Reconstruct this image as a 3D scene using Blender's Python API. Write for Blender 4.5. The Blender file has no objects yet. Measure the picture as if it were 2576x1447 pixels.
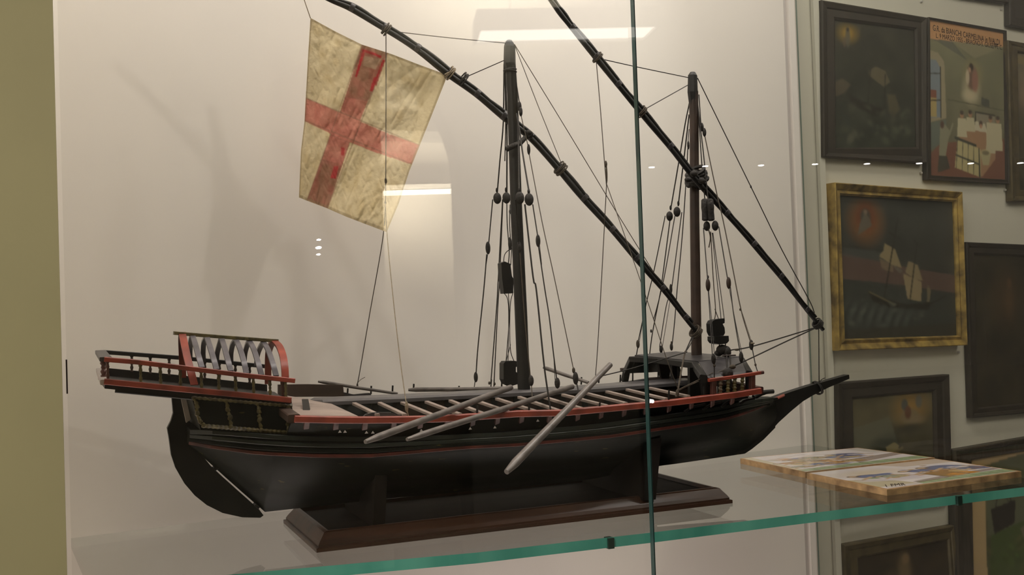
import bpy, math, random
import numpy as np
from mathutils import Vector, Matrix
random.seed(4); RNG = np.random.RandomState(7)
S = bpy.context.scene; COL = S.collection

# ------------------------------------------------------------------ camera, world, lights, exposure
CZ = 1.45                                     # camera height above the floor
F, YAW, PITCH, ROLL = 2700.0, .395, .022, -.0345
def basis():
    c, s = math.cos(YAW), math.sin(YAW)
    fw = np.array([s*math.cos(PITCH), c*math.cos(PITCH), math.sin(PITCH)])
    ri = np.array([c, -s, 0.]); up = np.cross(ri, fw)
    return ri*math.cos(ROLL)+up*math.sin(ROLL), -ri*math.sin(ROLL)+up*math.cos(ROLL), fw
R_, U_, W_ = basis()
cd = bpy.data.cameras.new('camera'); cam = bpy.data.objects.new('camera', cd); COL.objects.link(cam)
cd.sensor_width = 36; cd.lens = 36*F/2576; cd.clip_start = .02; cd.clip_end = 100
M = Matrix.Identity(4)
for i in range(3):
    M[i][0], M[i][1], M[i][2] = R_[i], U_[i], -W_[i]
M[2][3] = CZ
cam.matrix_world = M; S.camera = cam

wd = bpy.data.worlds.new('world'); S.world = wd; wd.use_nodes = True
wd.node_tree.nodes['Background'].inputs[0].default_value = (1, .93, .82, 1)
wd.node_tree.nodes['Background'].inputs[1].default_value = .05
vs = S.view_settings
vs.view_transform = 'Standard'; vs.look = 'None'; vs.exposure = .10; vs.gamma = 1; vs.use_curve_mapping = False

def area(name, loc, target, sx, sy, watt, col, spread=180):
    l = bpy.data.lights.new(name, 'AREA'); l.shape = 'RECTANGLE'; l.size = sx; l.size_y = sy
    l.energy = watt; l.color = col; l.spread = math.radians(spread)
    o = bpy.data.objects.new(name, l); COL.objects.link(o); o.location = loc
    o.rotation_euler = (Vector(target)-Vector(loc)).to_track_quat('-Z', 'Y').to_euler()
    return o
def spot(name, loc, target, watt, col, size=60, rad=.02, blend=.6):
    l = bpy.data.lights.new(name, 'SPOT'); l.energy = watt; l.color = col
    l.spot_size = math.radians(size); l.spot_blend = blend; l.shadow_soft_size = rad
    o = bpy.data.objects.new(name, l); COL.objects.link(o); o.location = loc
    o.rotation_euler = (Vector(target)-Vector(loc)).to_track_quat('-Z', 'Y').to_euler()
    return o
WARM = (1, .9, .76)
area('case_strip_light', (.62, 1.27, CZ+1.06), (.62, 1.44, CZ-.3), 1.7, .16, 10.2, (1, .915, .845))
spot('case_spot_light', (1.2, 1.22, CZ+1.0), (.3, 1.58, CZ+.1), 4.0, (1, .94, .88), 80, .01)
area('lower_case_fill', (.40, 1.40, CZ-.93), (.45, 1.62, CZ-.4), 1.3, .1, 3.8, (1, .84, .81))  # unseen fill added to brighten the lower back wall
spot('gallery_spot_light', (1.85, .42, 3.1), (.42, 1.5, CZ+.32), 26, (1, .94, .89), 40, .03)
area('pillar_fill', (-1.3, -.3, 2.9), (-.5, 1.0, 1.4), .8, .5, 8, (1, .93, .8), 80)  # added fill that brightens the left pillar, no fixture
area('picture_wall_fill', (2.4, .3, 2.9), (2.2, 2.0, 1.3), 1.2, .6, 9, WARM)  # added fill for the picture wall, no fixture

# ------------------------------------------------------------------ pixel of the photograph -> point of the place
def ray(px, py): return W_ + R_*((px-1288)/F) - U_*((py-723.5)/F)
def A(px, py, Y):
    d = ray(px, py); p = d*(Y/d[1]); return np.array([p[0], p[1], p[2]+CZ])
def AZ(px, py, z):
    d = ray(px, py); p = d*((z-CZ)/d[2]); return np.array([p[0], p[1], z])
def AP(px, py, P0, n):
    d = ray(px, py); c = np.array([0, 0, CZ]); t = ((P0-c)@n)/(d@n); return c+d*t
def lerp_poly(c, x):
    return float(np.interp(x, [p[0] for p in c], [p[1] for p in c]))
def zat(curve, X, Y):
    lo, hi = 100., 2400.
    for _ in range(40):
        m = (lo+hi)/2
        if A(m, lerp_poly(curve, m), Y)[0] < X: lo = m
        else: hi = m
    return A(lo, lerp_poly(curve, lo), Y)[2]
def spl(P, n=6):
    P = [np.array(p, float) for p in P]
    if len(P) < 3: return P
    Q = [2*P[0]-P[1]]+P+[2*P[-1]-P[-2]]; out = []
    for i in range(1, len(Q)-2):
        for k in range(n):
            t = k/n
            out.append(.5*((2*Q[i])+(-Q[i-1]+Q[i+1])*t+(2*Q[i-1]-5*Q[i]+4*Q[i+1]-Q[i+2])*t*t+(-Q[i-1]+3*Q[i]-3*Q[i+1]+Q[i+2])*t**3))
    return out+[P[-1]]
def unit(v):
    v = np.array(v, float); return v/(np.linalg.norm(v)+1e-12)

# ------------------------------------------------------------------ materials
def mat(name, col, rough=.5, metal=0., noise=0., scale=60., stretch=(1, 1, 1), bump=0., spec=.5, col2=None, coat=0.):
    m = bpy.data.materials.new(name); m.use_nodes = True; nt = m.node_tree; b = nt.nodes['Principled BSDF']
    b.inputs['Base Color'].default_value = (*col, 1); b.inputs['Roughness'].default_value = rough
    b.inputs['Metallic'].default_value = metal; b.inputs['Specular IOR Level'].default_value = spec
    b.inputs['Coat Weight'].default_value = coat; b.inputs['Coat Roughness'].default_value = .15
    if noise or bump:
        tc = nt.nodes.new('ShaderNodeTexCoord'); mp = nt.nodes.new('ShaderNodeMapping'); mp.inputs['Scale'].default_value = stretch
        nz = nt.nodes.new('ShaderNodeTexNoise'); nz.inputs['Scale'].default_value = scale; nz.inputs['Detail'].default_value = 5
        nt.links.new(tc.outputs['Object'], mp.inputs[0]); nt.links.new(mp.outputs[0], nz.inputs['Vector'])
        if noise:
            mx = nt.nodes.new('ShaderNodeMix'); mx.data_type = 'RGBA'
            rp = nt.nodes.new('ShaderNodeMapRange'); rp.inputs[1].default_value = .32; rp.inputs[2].default_value = .68
            nt.links.new(nz.outputs['Fac'], rp.inputs[0]); nt.links.new(rp.outputs[0], mx.inputs['Factor'])
            c2 = col2 or tuple(c*(1-noise) for c in col)
            mx.inputs['A'].default_value = (*col, 1); mx.inputs['B'].default_value = (*c2, 1)
            nt.links.new(mx.outputs['Result'], b.inputs['Base Color'])
        if bump:
            bp = nt.nodes.new('ShaderNodeBump'); bp.inputs['Strength'].default_value = bump; bp.inputs['Distance'].default_value = .002
            nt.links.new(nz.outputs['Fac'], bp.inputs['Height']); nt.links.new(bp.outputs[0], b.inputs['Normal'])
    return m
def mat_attr(name, rough=.6, coat=0., bump=0., transl=0.):
    m = bpy.data.materials.new(name); m.use_nodes = True; nt = m.node_tree; b = nt.nodes['Principled BSDF']
    at = nt.nodes.new('ShaderNodeAttribute'); at.attribute_name = 'paint'
    nt.links.new(at.outputs['Color'], b.inputs['Base Color']); b.inputs['Roughness'].default_value = rough
    b.inputs['Coat Weight'].default_value = coat; b.inputs['Coat Roughness'].default_value = .1
    if bump:
        nz = nt.nodes.new('ShaderNodeTexNoise'); nz.inputs['Scale'].default_value = 260; nz.inputs['Detail'].default_value = 4
        tc = nt.nodes.new('ShaderNodeTexCoord'); nt.links.new(tc.outputs['Object'], nz.inputs['Vector'])
        bp = nt.nodes.new('ShaderNodeBump'); bp.inputs['Strength'].default_value = bump; bp.inputs['Distance'].default_value = .002
        nt.links.new(nz.outputs['Fac'], bp.inputs['Height']); nt.links.new(bp.outputs[0], b.inputs['Normal'])
    if transl:
        tr = nt.nodes.new('ShaderNodeBsdfTranslucent'); nt.links.new(at.outputs['Color'], tr.inputs['Color'])
        ms = nt.nodes.new('ShaderNodeMixShader'); ms.inputs[0].default_value = transl
        nt.links.new(b.outputs[0], ms.inputs[1]); nt.links.new(tr.outputs[0], ms.inputs[2])
        nt.links.new(ms.outputs[0], nt.nodes['Material Output'].inputs['Surface'])
    return m
def mat_emit(name, col, s):
    m = bpy.data.materials.new(name); m.use_nodes = True; nt = m.node_tree
    b = nt.nodes['Principled BSDF']; b.inputs['Base Color'].default_value = (*col, 1)
    b.inputs['Emission Color'].default_value = (*col, 1); b.inputs['Emission Strength'].default_value = s
    return m
def mat_glass(name, tint, r0=.043):
    # clear sheet glass: Fresnel-weighted mirror over a straight-through transmission
    m = bpy.data.materials.new(name); m.use_nodes = True; nt = m.node_tree
    nt.nodes.remove(nt.nodes['Principled BSDF'])
    ge = nt.nodes.new('ShaderNodeNewGeometry'); dt = nt.nodes.new('ShaderNodeVectorMath'); dt.operation = 'DOT_PRODUCT'
    nt.links.new(ge.outputs['Normal'], dt.inputs[0]); nt.links.new(ge.outputs['Incoming'], dt.inputs[1])
    def math_(op, a, b=None):
        n = nt.nodes.new('ShaderNodeMath'); n.operation = op
        for k, v in ((0, a), (1, b)):
            if v is None: continue
            if isinstance(v, (int, float)): n.inputs[k].default_value = v
            else: nt.links.new(v, n.inputs[k])
        return n.outputs[0]
    a = math_('ABSOLUTE', dt.outputs['Value']); a = math_('SUBTRACT', 1., a); a = math_('POWER', a, 5.)
    a = math_('MULTIPLY', a, 1-r0); a = math_('ADD', a, r0)
    tr = nt.nodes.new('ShaderNodeBsdfTransparent'); tr.inputs[0].default_value = (*tint, 1)
    gl = nt.nodes.new('ShaderNodeBsdfGlossy'); gl.inputs['Roughness'].default_value = 0.0
    ms = nt.nodes.new('ShaderNodeMixShader'); nt.links.new(a, ms.inputs[0])
    nt.links.new(tr.outputs[0], ms.inputs[1]); nt.links.new(gl.outputs[0], ms.inputs[2])
    nt.links.new(ms.outputs[0], nt.nodes['Material Output'].inputs['Surface'])
    return m
BLACK = mat('black_paint', (.014, .0135, .012), .45, spec=.35, noise=.5, scale=40, bump=.15)
HULL = mat('tarred_hull', (.011, .013, .010), .5, noise=.5, scale=30, stretch=(.3, 1, 2), bump=.08, col2=(.006, .007, .005), spec=.11)
GREEN = mat('dark_green_paint', (.024, .032, .025), .45, noise=.5, scale=50, stretch=(.3, 1, 1), bump=.15)
GREY = mat('grey_black_paint', (.060, .056, .060), .38, noise=.5, scale=45, bump=.2)  # grey-black tone varied by noise
def flecks(m, col, scale, stretch, lo):
    nt = m.node_tree; b = nt.nodes['Principled BSDF']; src = b.inputs['Base Color'].links[0].from_socket
    tc = nt.nodes.new('ShaderNodeTexCoord'); mp = nt.nodes.new('ShaderNodeMapping'); mp.inputs['Scale'].default_value = stretch
    nz = nt.nodes.new('ShaderNodeTexNoise'); nz.inputs['Scale'].default_value = scale; nz.inputs['Detail'].default_value = 2
    rp = nt.nodes.new('ShaderNodeMapRange'); rp.inputs[1].default_value = lo; rp.inputs[2].default_value = lo+.03
    mx = nt.nodes.new('ShaderNodeMix'); mx.data_type = 'RGBA'; mx.inputs['B'].default_value = (*col, 1)
    nt.links.new(tc.outputs['Object'], mp.inputs[0]); nt.links.new(mp.outputs[0], nz.inputs['Vector']); nt.links.new(nz.outputs['Fac'], rp.inputs[0])
    nt.links.new(rp.outputs[0], mx.inputs['Factor']); nt.links.new(src, mx.inputs['A']); nt.links.new(mx.outputs['Result'], b.inputs['Base Color'])
flecks(HULL, (.10, .085, .03), 130, (.35, 1, 1.6), .715)
RIB = mat('black_paint_sheen', (.15, .14, .16), .34, noise=.4, scale=45, bump=.2)  # sheen of the black hoops mixed into a lighter base colour
RED = mat('old_red_paint', (.36, .062, .034), .42, noise=.6, scale=45, bump=.2, col2=(.17, .028, .016))
BROWN = mat('dark_brown_wood', (.06, .035, .024), .5, noise=.6, scale=40, stretch=(.3, 1, 1), bump=.2)
DULLRED = mat('dull_red_brown_paint', (.11, .035, .025), .5, noise=.5, scale=60)
TAN = mat('bare_grey_tan_wood', (.36, .285, .245), .55, noise=.35, scale=40, stretch=(.2, 1, 1), bump=.2)
OARW = mat('weathered_oar_wood', (.20, .175, .16), .33, noise=.5, scale=60, stretch=(1, 1, 1), bump=.25)
GOLD = mat('old_gilding', (.17, .135, .045), .45, noise=.7, scale=160, bump=.5)
ROPE = mat('tarred_rope', (.022, .018, .014), .7, noise=.5, scale=300, bump=.6)
TWINE = mat('pale_twine', (.30, .24, .16), .8, noise=.4, scale=300, bump=.6)
HEMP = mat('brown_hemp_line', (.085, .066, .045), .8, noise=.4, scale=300, bump=.6)
PALE = mat('pale_wood_and_gap_light', (.55, .50, .47), .6, noise=.2, scale=80)  # pale wood; also stands in for light seen through gaps
WALNUT = mat('polished_walnut', (.085, .038, .022), .28, noise=.6, scale=18, stretch=(.25, 3, 3), bump=.05, col2=(.03, .015, .010), spec=.3)
WALL = mat('cream_wall', (.74, .70, .62), .8, noise=.03, scale=3)
PANEL = mat('white_case_lining', (.78, .745, .69), .65, noise=.02, scale=4)
GROOVE = mat('grey_shadow_gap', (.60, .57, .54), .7)
OLIVE = mat('olive_plaster', (.42, .38, .21), .7, noise=.08, scale=6)
GLASS = mat_glass('clear_glass', (.982, .982, .978), .038); CLEAR = mat_glass('coated_side_glass', (.95, .97, .95), .018)
SHELFG = mat_glass('shelf_glass', (.955, .975, .962))
EDGE = mat('green_glass_edge', (.20, .66, .54), .15, noise=.5, scale=14, stretch=(1, 1, .2), col2=(.09, .42, .34))  # base colour raised to stand in for light glowing through the glass
EDGED = mat('dark_teal_glass_edge', (.05, .12, .115), .12, noise=.4, scale=10)
CHROME = mat('steel', (.5, .5, .5), .25, 1.)
DARKREFL = mat('dark_edge_reflection', (.03, .018, .016), .5)
FLOORM = mat('stone_floor', (.11, .095, .075), .35, noise=.3, scale=4)
CEILM = mat('white_ceiling', (.8, .77, .7), .8)
LAMPGREY = mat('lamp_housing', (.42, .40, .37), .5)
PAINT = mat_attr('oil_paint', .5, .12)
GLAZE = mat_attr('glazed_majolica', .25, .5)
CLOTH = mat_attr('flag_cloth', .85, 0, .45, .25)
DARKFR = mat('dark_frame_wood', (.040, .028, .019), .6, noise=.4, scale=30)
GILT = mat('worn_gilt_frame', (.62, .42, .12), .36, .35, noise=.7, scale=38, bump=.3, col2=(.14, .09, .035))
DULLGILT = mat('dull_bronze_frame', (.14, .105, .05), .5, .1, noise=.5, scale=40, bump=.2)
INK = mat('dark_ink', (.04, .025, .02), .7)
CLAY = mat('fired_clay_edge', (.56, .36, .17), .6, noise=.6, scale=45, bump=.3, col2=(.22, .13, .06))

# ------------------------------------------------------------------ mesh builder
class MB:
    def __init__(s): s.v = []; s.f = []; s.m = []
    def add(s, vs_, fs, mi=0):
        o = len(s.v); s.v += [tuple(map(float, p)) for p in vs_]
        s.f += [tuple(i+o for i in f) for f in fs]; s.m += [mi]*len(fs); return s
    def loft(s, rings, closed=True, caps=True, mi=0):
        n = len(rings[0]); vs_ = [p for r in rings for p in r]; fs = []
        for i in range(len(rings)-1):
            for j in range(n if closed else n-1):
                k = (j+1) % n; fs.append((i*n+j, i*n+k, (i+1)*n+k, (i+1)*n+j))
        if caps and closed:
            fs.append(tuple(range(n-1, -1, -1))); fs.append(tuple((len(rings)-1)*n+j for j in range(n)))
        return s.add(vs_, fs, mi)
    def tube(s, P, r, n=6, mi=0, squash=None):
        P = [np.array(p, float) for p in P]; rings = []; prev = None
        for i, p in enumerate(P):
            t = unit(P[min(i+1, len(P)-1)]-P[max(i-1, 0)])
            if prev is None: a = np.cross(t, (0, 1, 0) if abs(t[1]) < .9 else (1, 0, 0))
            else: a = prev-t*(prev@t)
            a = unit(a); prev = a; b = np.cross(t, a); rr = r[i] if hasattr(r, '__len__') else r
            rings.append([p+rr*(math.cos(q)*a+math.sin(q)*b) for q in (2*math.pi*k/n+.3 for k in range(n))])
        return s.loft(rings, mi=mi)
    def bar(s, P, w, h, up=(0, 0, 1), mi=0):
        P = [np.array(p, float) for p in P]; rings = []
        for i, p in enumerate(P):
            t = unit(P[min(i+1, len(P)-1)]-P[max(i-1, 0)]); sd = unit(np.cross(t, up)); u = np.cross(sd, t)
            ww = w[i] if hasattr(w, '__len__') else w; hh = h[i] if hasattr(h, '__len__') else h
            c = .12*min(ww, hh); a, b = ww/2, hh/2
            rings.append([p+sd*x+u*y for x, y in ((-a, -b+c), (-a, b-c), (-a+c, b), (a-c, b), (a, b-c), (a, -b+c), (a-c, -b), (-a+c, -b))])
        return s.loft(rings, mi=mi)
    def prism(s, poly, off, mi=0):
        off = np.array(off, float); poly = [np.array(p, float) for p in poly]
        return s.loft([poly, [p+off for p in poly]], mi=mi)
    def ell(s, c, rx, ry, rz, axis=None, nu=10, nv=7, mi=0):
        c = np.array(c, float); z = unit(axis if axis is not None else (0, 0, 1))
        x = unit(np.cross(z, (0, 1, 0) if abs(z[1]) < .9 else (1, 0, 0))); y = np.cross(z, x); rings = []
        for i in range(nv+1):
            ph = -math.pi/2+math.pi*(.04+.92*i/nv)
            rings.append([c+math.cos(ph)*(rx*math.cos(t)*x+ry*math.sin(t)*y)+math.sin(ph)*rz*z for t in (2*math.pi*k/nu for k in range(nu))])
        return s.loft(rings, mi=mi)
    def lathe(s, p0, p1, prof, n=10, mi=0):
        p0 = np.array(p0, float); p1 = np.array(p1, float)
        return s.tube([p0+(p1-p0)*t for t, r in prof], [r for t, r in prof], n, mi)
    def box(s, lo, hi, mi=0):
        (a, b, c), (d, e, f) = lo, hi
        return s.loft([[(a, b, c), (d, b, c), (d, e, c), (a, e, c)], [(a, b, f), (d, b, f), (d, e, f), (a, e, f)]], mi=mi)
    def quad8(s, bot, top, mi=0): return s.loft([bot, top], mi=mi)
    def build(s, name, m, parent=None, smooth=False):
        me = bpy.data.meshes.new(name); root = np.zeros(3)
        p = parent
        while p is not None: root = root+np.array(p.location); p = p.parent
        me.from_pydata([tuple(np.array(v)-root) for v in s.v], [], s.f)
        for mm in (m if isinstance(m, (list, tuple)) else [m]): me.materials.append(mm)
        me.polygons.foreach_set('material_index', s.m)
        import bmesh
        bm = bmesh.new(); bm.from_mesh(me); bmesh.ops.recalc_face_normals(bm, faces=bm.faces); bm.to_mesh(me); bm.free()
        if smooth:
            me.polygons.foreach_set('use_smooth', [True]*len(me.polygons))
            try: me.set_sharp_from_angle(angle=math.radians(50))
            except Exception: pass
        o = bpy.data.objects.new(name, me); COL.objects.link(o)
        if parent is not None: o.parent = parent
        return o
def tag(o, label, cat, group=None):
    o['label'] = label; o['category'] = cat
    if group: o['group'] = group
    return o
def thing(name, label, cat, loc, group=None):
    o = bpy.data.objects.new(name, None); o.empty_display_size = .02; COL.objects.link(o)
    o.location = tuple(map(float, loc)); return tag(o, label, cat, group)
def struct(o): o['kind'] = 'structure'; return o
def gridmesh(name, pts, paint, m, parent):
    q = np.pad(paint, ((1, 1), (1, 1), (0, 0)), mode='edge'); paint = (q[1:-1, 1:-1]*2+q[:-2, 1:-1]+q[2:, 1:-1]+q[1:-1, :-2]+q[1:-1, 2:])/6
    h, w = pts.shape[:2]; me = bpy.data.meshes.new(name); root = np.zeros(3); p = parent
    while p is not None: root = root+np.array(p.location); p = p.parent
    idx = np.arange(h*w).reshape(h, w)
    fs = np.stack([idx[:-1, :-1], idx[1:, :-1], idx[1:, 1:], idx[:-1, 1:]], -1).reshape(-1, 4)
    me.from_pydata((pts.reshape(-1, 3)-root).tolist(), [], fs.tolist())
    a = me.color_attributes.new('paint', 'FLOAT_COLOR', 'POINT')
    c = np.ones((h*w, 4), np.float32); c[:, :3] = np.clip(paint, 0, 1).reshape(-1, 3); a.data.foreach_set('color', c.ravel())
    me.polygons.foreach_set('use_smooth', [True]*len(me.polygons)); me.materials.append(m)
    o = bpy.data.objects.new(name, me); COL.objects.link(o)
    if parent is not None: o.parent = parent
    return o

# ------------------------------------------------------------------ painter for pigment on real surfaces
def vnoise(u, v, f, seed):
    g = np.random.RandomState(seed).rand(64, 64); x = np.abs(u*f) % 63; y = np.abs(v*f) % 63
    i, j = x.astype(int) % 63, y.astype(int) % 63; a, b = x-np.floor(x), y-np.floor(y); a = a*a*(3-2*a); b = b*b*(3-2*b)
    return g[j, i]*(1-a)*(1-b)+g[j, i+1]*a*(1-b)+g[j+1, i]*(1-a)*b+g[j+1, i+1]*a*b
class Pt:
    def __init__(s, w, h, top, bot=None):
        s.U, s.V = np.meshgrid(np.linspace(0, 1, w), np.linspace(0, 1, h)); s.asp = h/w
        t = np.array(top, float); b = np.array(bot if bot else top, float); s.c = t+(b-t)*s.V[..., None]
    def mix(s, m, col): s.c = s.c*(1-m[..., None])+np.array(col, float)*m[..., None]; return s
    def ell(s, x, y, rx, ry, col, a=1, soft=.35, rot=0):
        dx, dy = s.U-x, (s.V-y); c, n = math.cos(rot), math.sin(rot); ex, ey = (dx*c+dy*n)/rx, (-dx*n+dy*c)/ry
        d = np.sqrt(ex**2+ey**2); return s.mix(a*np.clip((1-d)/soft, 0, 1), col)
    def poly(s, P, col, a=1):
        ins = np.zeros(s.U.shape, bool); n = len(P)
        for i in range(n):
            (x0, y0), (x1, y1) = P[i], P[(i+1) % n]
            if y0 == y1: continue
            ins ^= ((s.V >= min(y0, y1)) & (s.V < max(y0, y1)) & (s.U < x0+(s.V-y0)*(x1-x0)/(y1-y0)))
        return s.mix(ins*a, col)
    def line(s, p, q, w, col, a=1):
        p, q = np.array(p), np.array(q); d = q-p; t = np.clip(((s.U-p[0])*d[0]+(s.V-p[1])*d[1])/(d@d+1e-9), 0, 1)
        r = np.hypot(s.U-p[0]-t*d[0], s.V-p[1]-t*d[1]); return s.mix(a*np.clip((w-r)/(w*.5), 0, 1), col)
    def noise(s, amp, f, seed=1):
        n = vnoise(s.U, s.V*s.asp, f, seed)*.6+vnoise(s.U, s.V*s.asp, f*2.3, seed+1)*.4
        s.c = s.c*(1+amp*(n[..., None]-.5)*2); return s
    def fig(s, x, y, k, robe, under, lean=.4):
        dk = (.15, .09, .05); c, n = math.cos(lean), math.sin(lean)
        s.ell(x, y, .085*k, .05*k, dk, 1, .15, lean); s.ell(x, y, .078*k, .043*k, robe, 1, .25, lean)
        s.ell(x+.03*k*c, y+.03*k*n+.01*k, .045*k, .025*k, under, 1, .3, lean); s.ell(x-.09*k*c, y-.09*k*n, .024*k, .024*k, dk, 1, .2); s.ell(x-.09*k*c, y-.09*k*n, .018*k, .018*k, (.62, .45, .30), 1, .3)
        for q in (-.35, .1, .5): s.line((x+.05*k*q-.02*k, y-.03*k), (x+.08*k*q, y+.035*k), .006*k, (.22, .18, .16), .7)
        s.line((x-.03*k, y+.01*k), (x-.09*k, y+.06*k), .012*k, (.6, .42, .26)); s.line((x+.06*k, y+.02*k), (x+.11*k, y+.05*k), .012*k, (.6, .42, .26)); return s
    def blobs(s, n, box, r, cols, seed, a=.7):
        g = np.random.RandomState(seed)
        for _ in range(n):
            x, y = box[0]+g.rand()*(box[2]-box[0]), box[1]+g.rand()*(box[3]-box[1])
            q = r*(.5+g.rand()); s.ell(x, y, q, q*(.3+.5*g.rand()), cols[g.randint(len(cols))], a*g.rand(), .6, g.rand()*1.5-.7)
        return s

# ------------------------------------------------------------------ room
YG = 1.08                                       # plane of the case's front glass
YC = 1.385                                      # centre plane of the ship
ZS = CZ-.28                                     # top of the glass shelf
SL = .131; YB0 = 1.548
def yb(X): return YB0+SL*X                     # front face of the case's back panel
BPN = unit((SL, -1, 0)); BP0 = np.array([0, YB0, CZ])
def bp(px, py, off=0.): return AP(px, py, BP0+BPN*off, BPN)
PWN = unit((.15, -1, 0)); PW0 = np.array([1.33, 1.775, CZ])
def pw(px, py, off=0.): return AP(px, py, PW0+PWN*off, PWN)
def ypw(X): return PW0[1]+.15*(X-1.33)
def wallslab(name, p0, p1, z0, z1, t, m, nrm=None):
    p0 = np.array([p0[0], p0[1], 0.]); p1 = np.array([p1[0], p1[1], 0.]); d = unit(p1-p0)
    n = np.array([-d[1], d[0], 0])*t if nrm is None else np.array(nrm)*t
    q = [p0, p1, p1+n, p0+n]
    return struct(MB().quad8([p+[0, 0, z0] for p in q], [p+[0, 0, z1] for p in q]).build(name, m))
struct(MB().box((-4, -15, -.1), (18, 5, 0)).build('floor', FLOORM))
ZC = 3.4
struct(MB().box((-4, -15, ZC), (18, 5, ZC+.1)).build('ceiling', CEILM))
wallslab('wall_pictures', (-.6, ypw(-.6)), (9, ypw(9)), 0, ZC, .1, WALL)
pl = A(150, 723, .99)
wallslab('wall_left', (-3.9, .99), (pl[0], .99), 0, ZC, .09, OLIVE)
wallslab('wall_side', (-4, -15), (-4, 1.1), 0, ZC, .1, WALL)
wallslab('wall_right', (17.9, -15), (17.9, 5), 0, ZC, .1, WALL, (1, 0, 0))
wallslab('wall_far', (-4, -14.9), (18, -14.9), 0, ZC, .1, WALL, (0, -1, 0))
tp = pw(2066, 723)[0], pw(2080, 723)[0]
wallslab('trim_1', (tp[0], ypw(tp[0])-.002), (tp[1], ypw(tp[1])-.002), 0.05, 2.95, .008, WALL, tuple(PWN))
# the room behind the camera, which the front glass mirrors
def V(px, py, Yv):
    p = A(px, py, Yv); return np.array([p[0], 2*YG-Yv, p[2]])
def VZ(px, py, z):
    p = AZ(px, py, z); return np.array([p[0], 2*YG-p[1], z])
YV = 5.0; YR = 2*YG-YV
xl, xr = V(580, 440, YV)[0], V(1165, 440, YV)[0]; xc, rad = (xl+xr)/2, (xr-xl)/2
zsp = V(1165, 440, YV)[2]; xe = V(1590, 500, YV)[0]; th = .18
arch = [(xr, 0), (xr, zsp)]+[(xc+rad*math.cos(a), zsp+rad*math.sin(a)) for a in np.linspace(0, math.pi, 17)[1:-1]]+[(xl, zsp), (xl, 0)]
mb = MB()
# wall pieces around the arch opening
outer = [(xe, 0), (xe, zsp)]+[(xc+(xe-xc)*t, ZC-.001) for t in np.linspace(1, -1, 17)[1:-1]]+[(-3.98, zsp), (-3.98, 0)]
for i in range(len(arch)-1):
    q = [arch[i], arch[i+1], outer[i+1], outer[i]]
    mb.quad8([(x, YR, z) for x, z in q], [(x, YR-th, z) for x, z in q])
struct(mb.build('wall_arch', WALL))
yb2 = YR-1.5; xp = V(962, 440, 6.0)[0]
struct(MB().box((xl-.6, yb2-.1, 0), (xr+.6, yb2, ZC)).build('wall_alcove', WALL))
struct(MB().box((xl-.6, 2*YG-6.0-.1, 0), (xp, 2*YG-6.0, ZC)).build('wall_light_mask', WALL))  # partition added to limit how much of the lit alcove shows
for k, (ya_, yb_) in enumerate(((330, 344), (461, 476))):
    lo, hi = V(955, yb_, 6.35), V(1150, ya_, 6.35); struct(MB().box((lo[0], yb2, lo[2]), (hi[0]+.3, yb2+.12, hi[2])).build(f'trim_{k+2}', LAMPGREY))

# pendant lamp (mirrored at the top of the left pane)
zb = CZ+1.1
c4 = [VZ(1203, 76, zb), VZ(1664, 66, zb), VZ(1628, 101, zb), VZ(1192, 112, zb)]
lc = sum(c4)/4
lamp = thing('pendant_lamp', 'long rectangular pendant lamp mirrored across the two glass panes above the mast', 'lamp', lc)
up_ = np.array([0, 0, 1.])
inn = [p+(lc-p)*.035 for p in c4]
mb = MB(); mb.loft([[p+up_*.02 for p in inn], inn, c4, [p+up_*.085 for p in c4], [p+up_*.085 for p in inn], [p+up_*.03 for p in inn]], caps=False)
mb.build('housing', LAMPGREY, lamp)
MB().prism([p+up_*.012 for p in inn], (0, 0, .008)).build('diffuser', mat_emit('lamp_diffuser', (1, .95, .86), 5.5), lamp)
for f_ in (.2, .8):
    p = (c4[0]*(1-f_)+c4[1]*f_+c4[3]*(1-f_)+c4[2]*f_)/2; MB().tube([p+up_*.03, [p[0], p[1], ZC-.001]], .003).build('suspension_rod', CHROME, lamp)
area('lamp_uplight', tuple(lc+up_*.1), (lc[0]+.12, YR, lc[2]+.74), .5, .08, 12, (1, .93, .74), 58)
# tube lamp and wash light inside the arched alcove
a, b = V(966, 486, 6.2), V(1140, 481, 6.2)
t = thing('tube_lamp', 'white tube lamp glowing across the mirrored arched alcove beside the flag', 'lamp', a)
MB().tube([a, b], .016, 10).build('tube', mat_emit('tube_light', (1, .95, .85), 9), t)
MB().bar([a+[0, 0, .035], b+[0, 0, .035]], .05, .025).build('batten', LAMPGREY, t)
area('alcove_wash', tuple(V(1075, 500, 6.02)), tuple(V(1060, 400, 6.5)), .4, .06, 26, (1, .9, .70))
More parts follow.
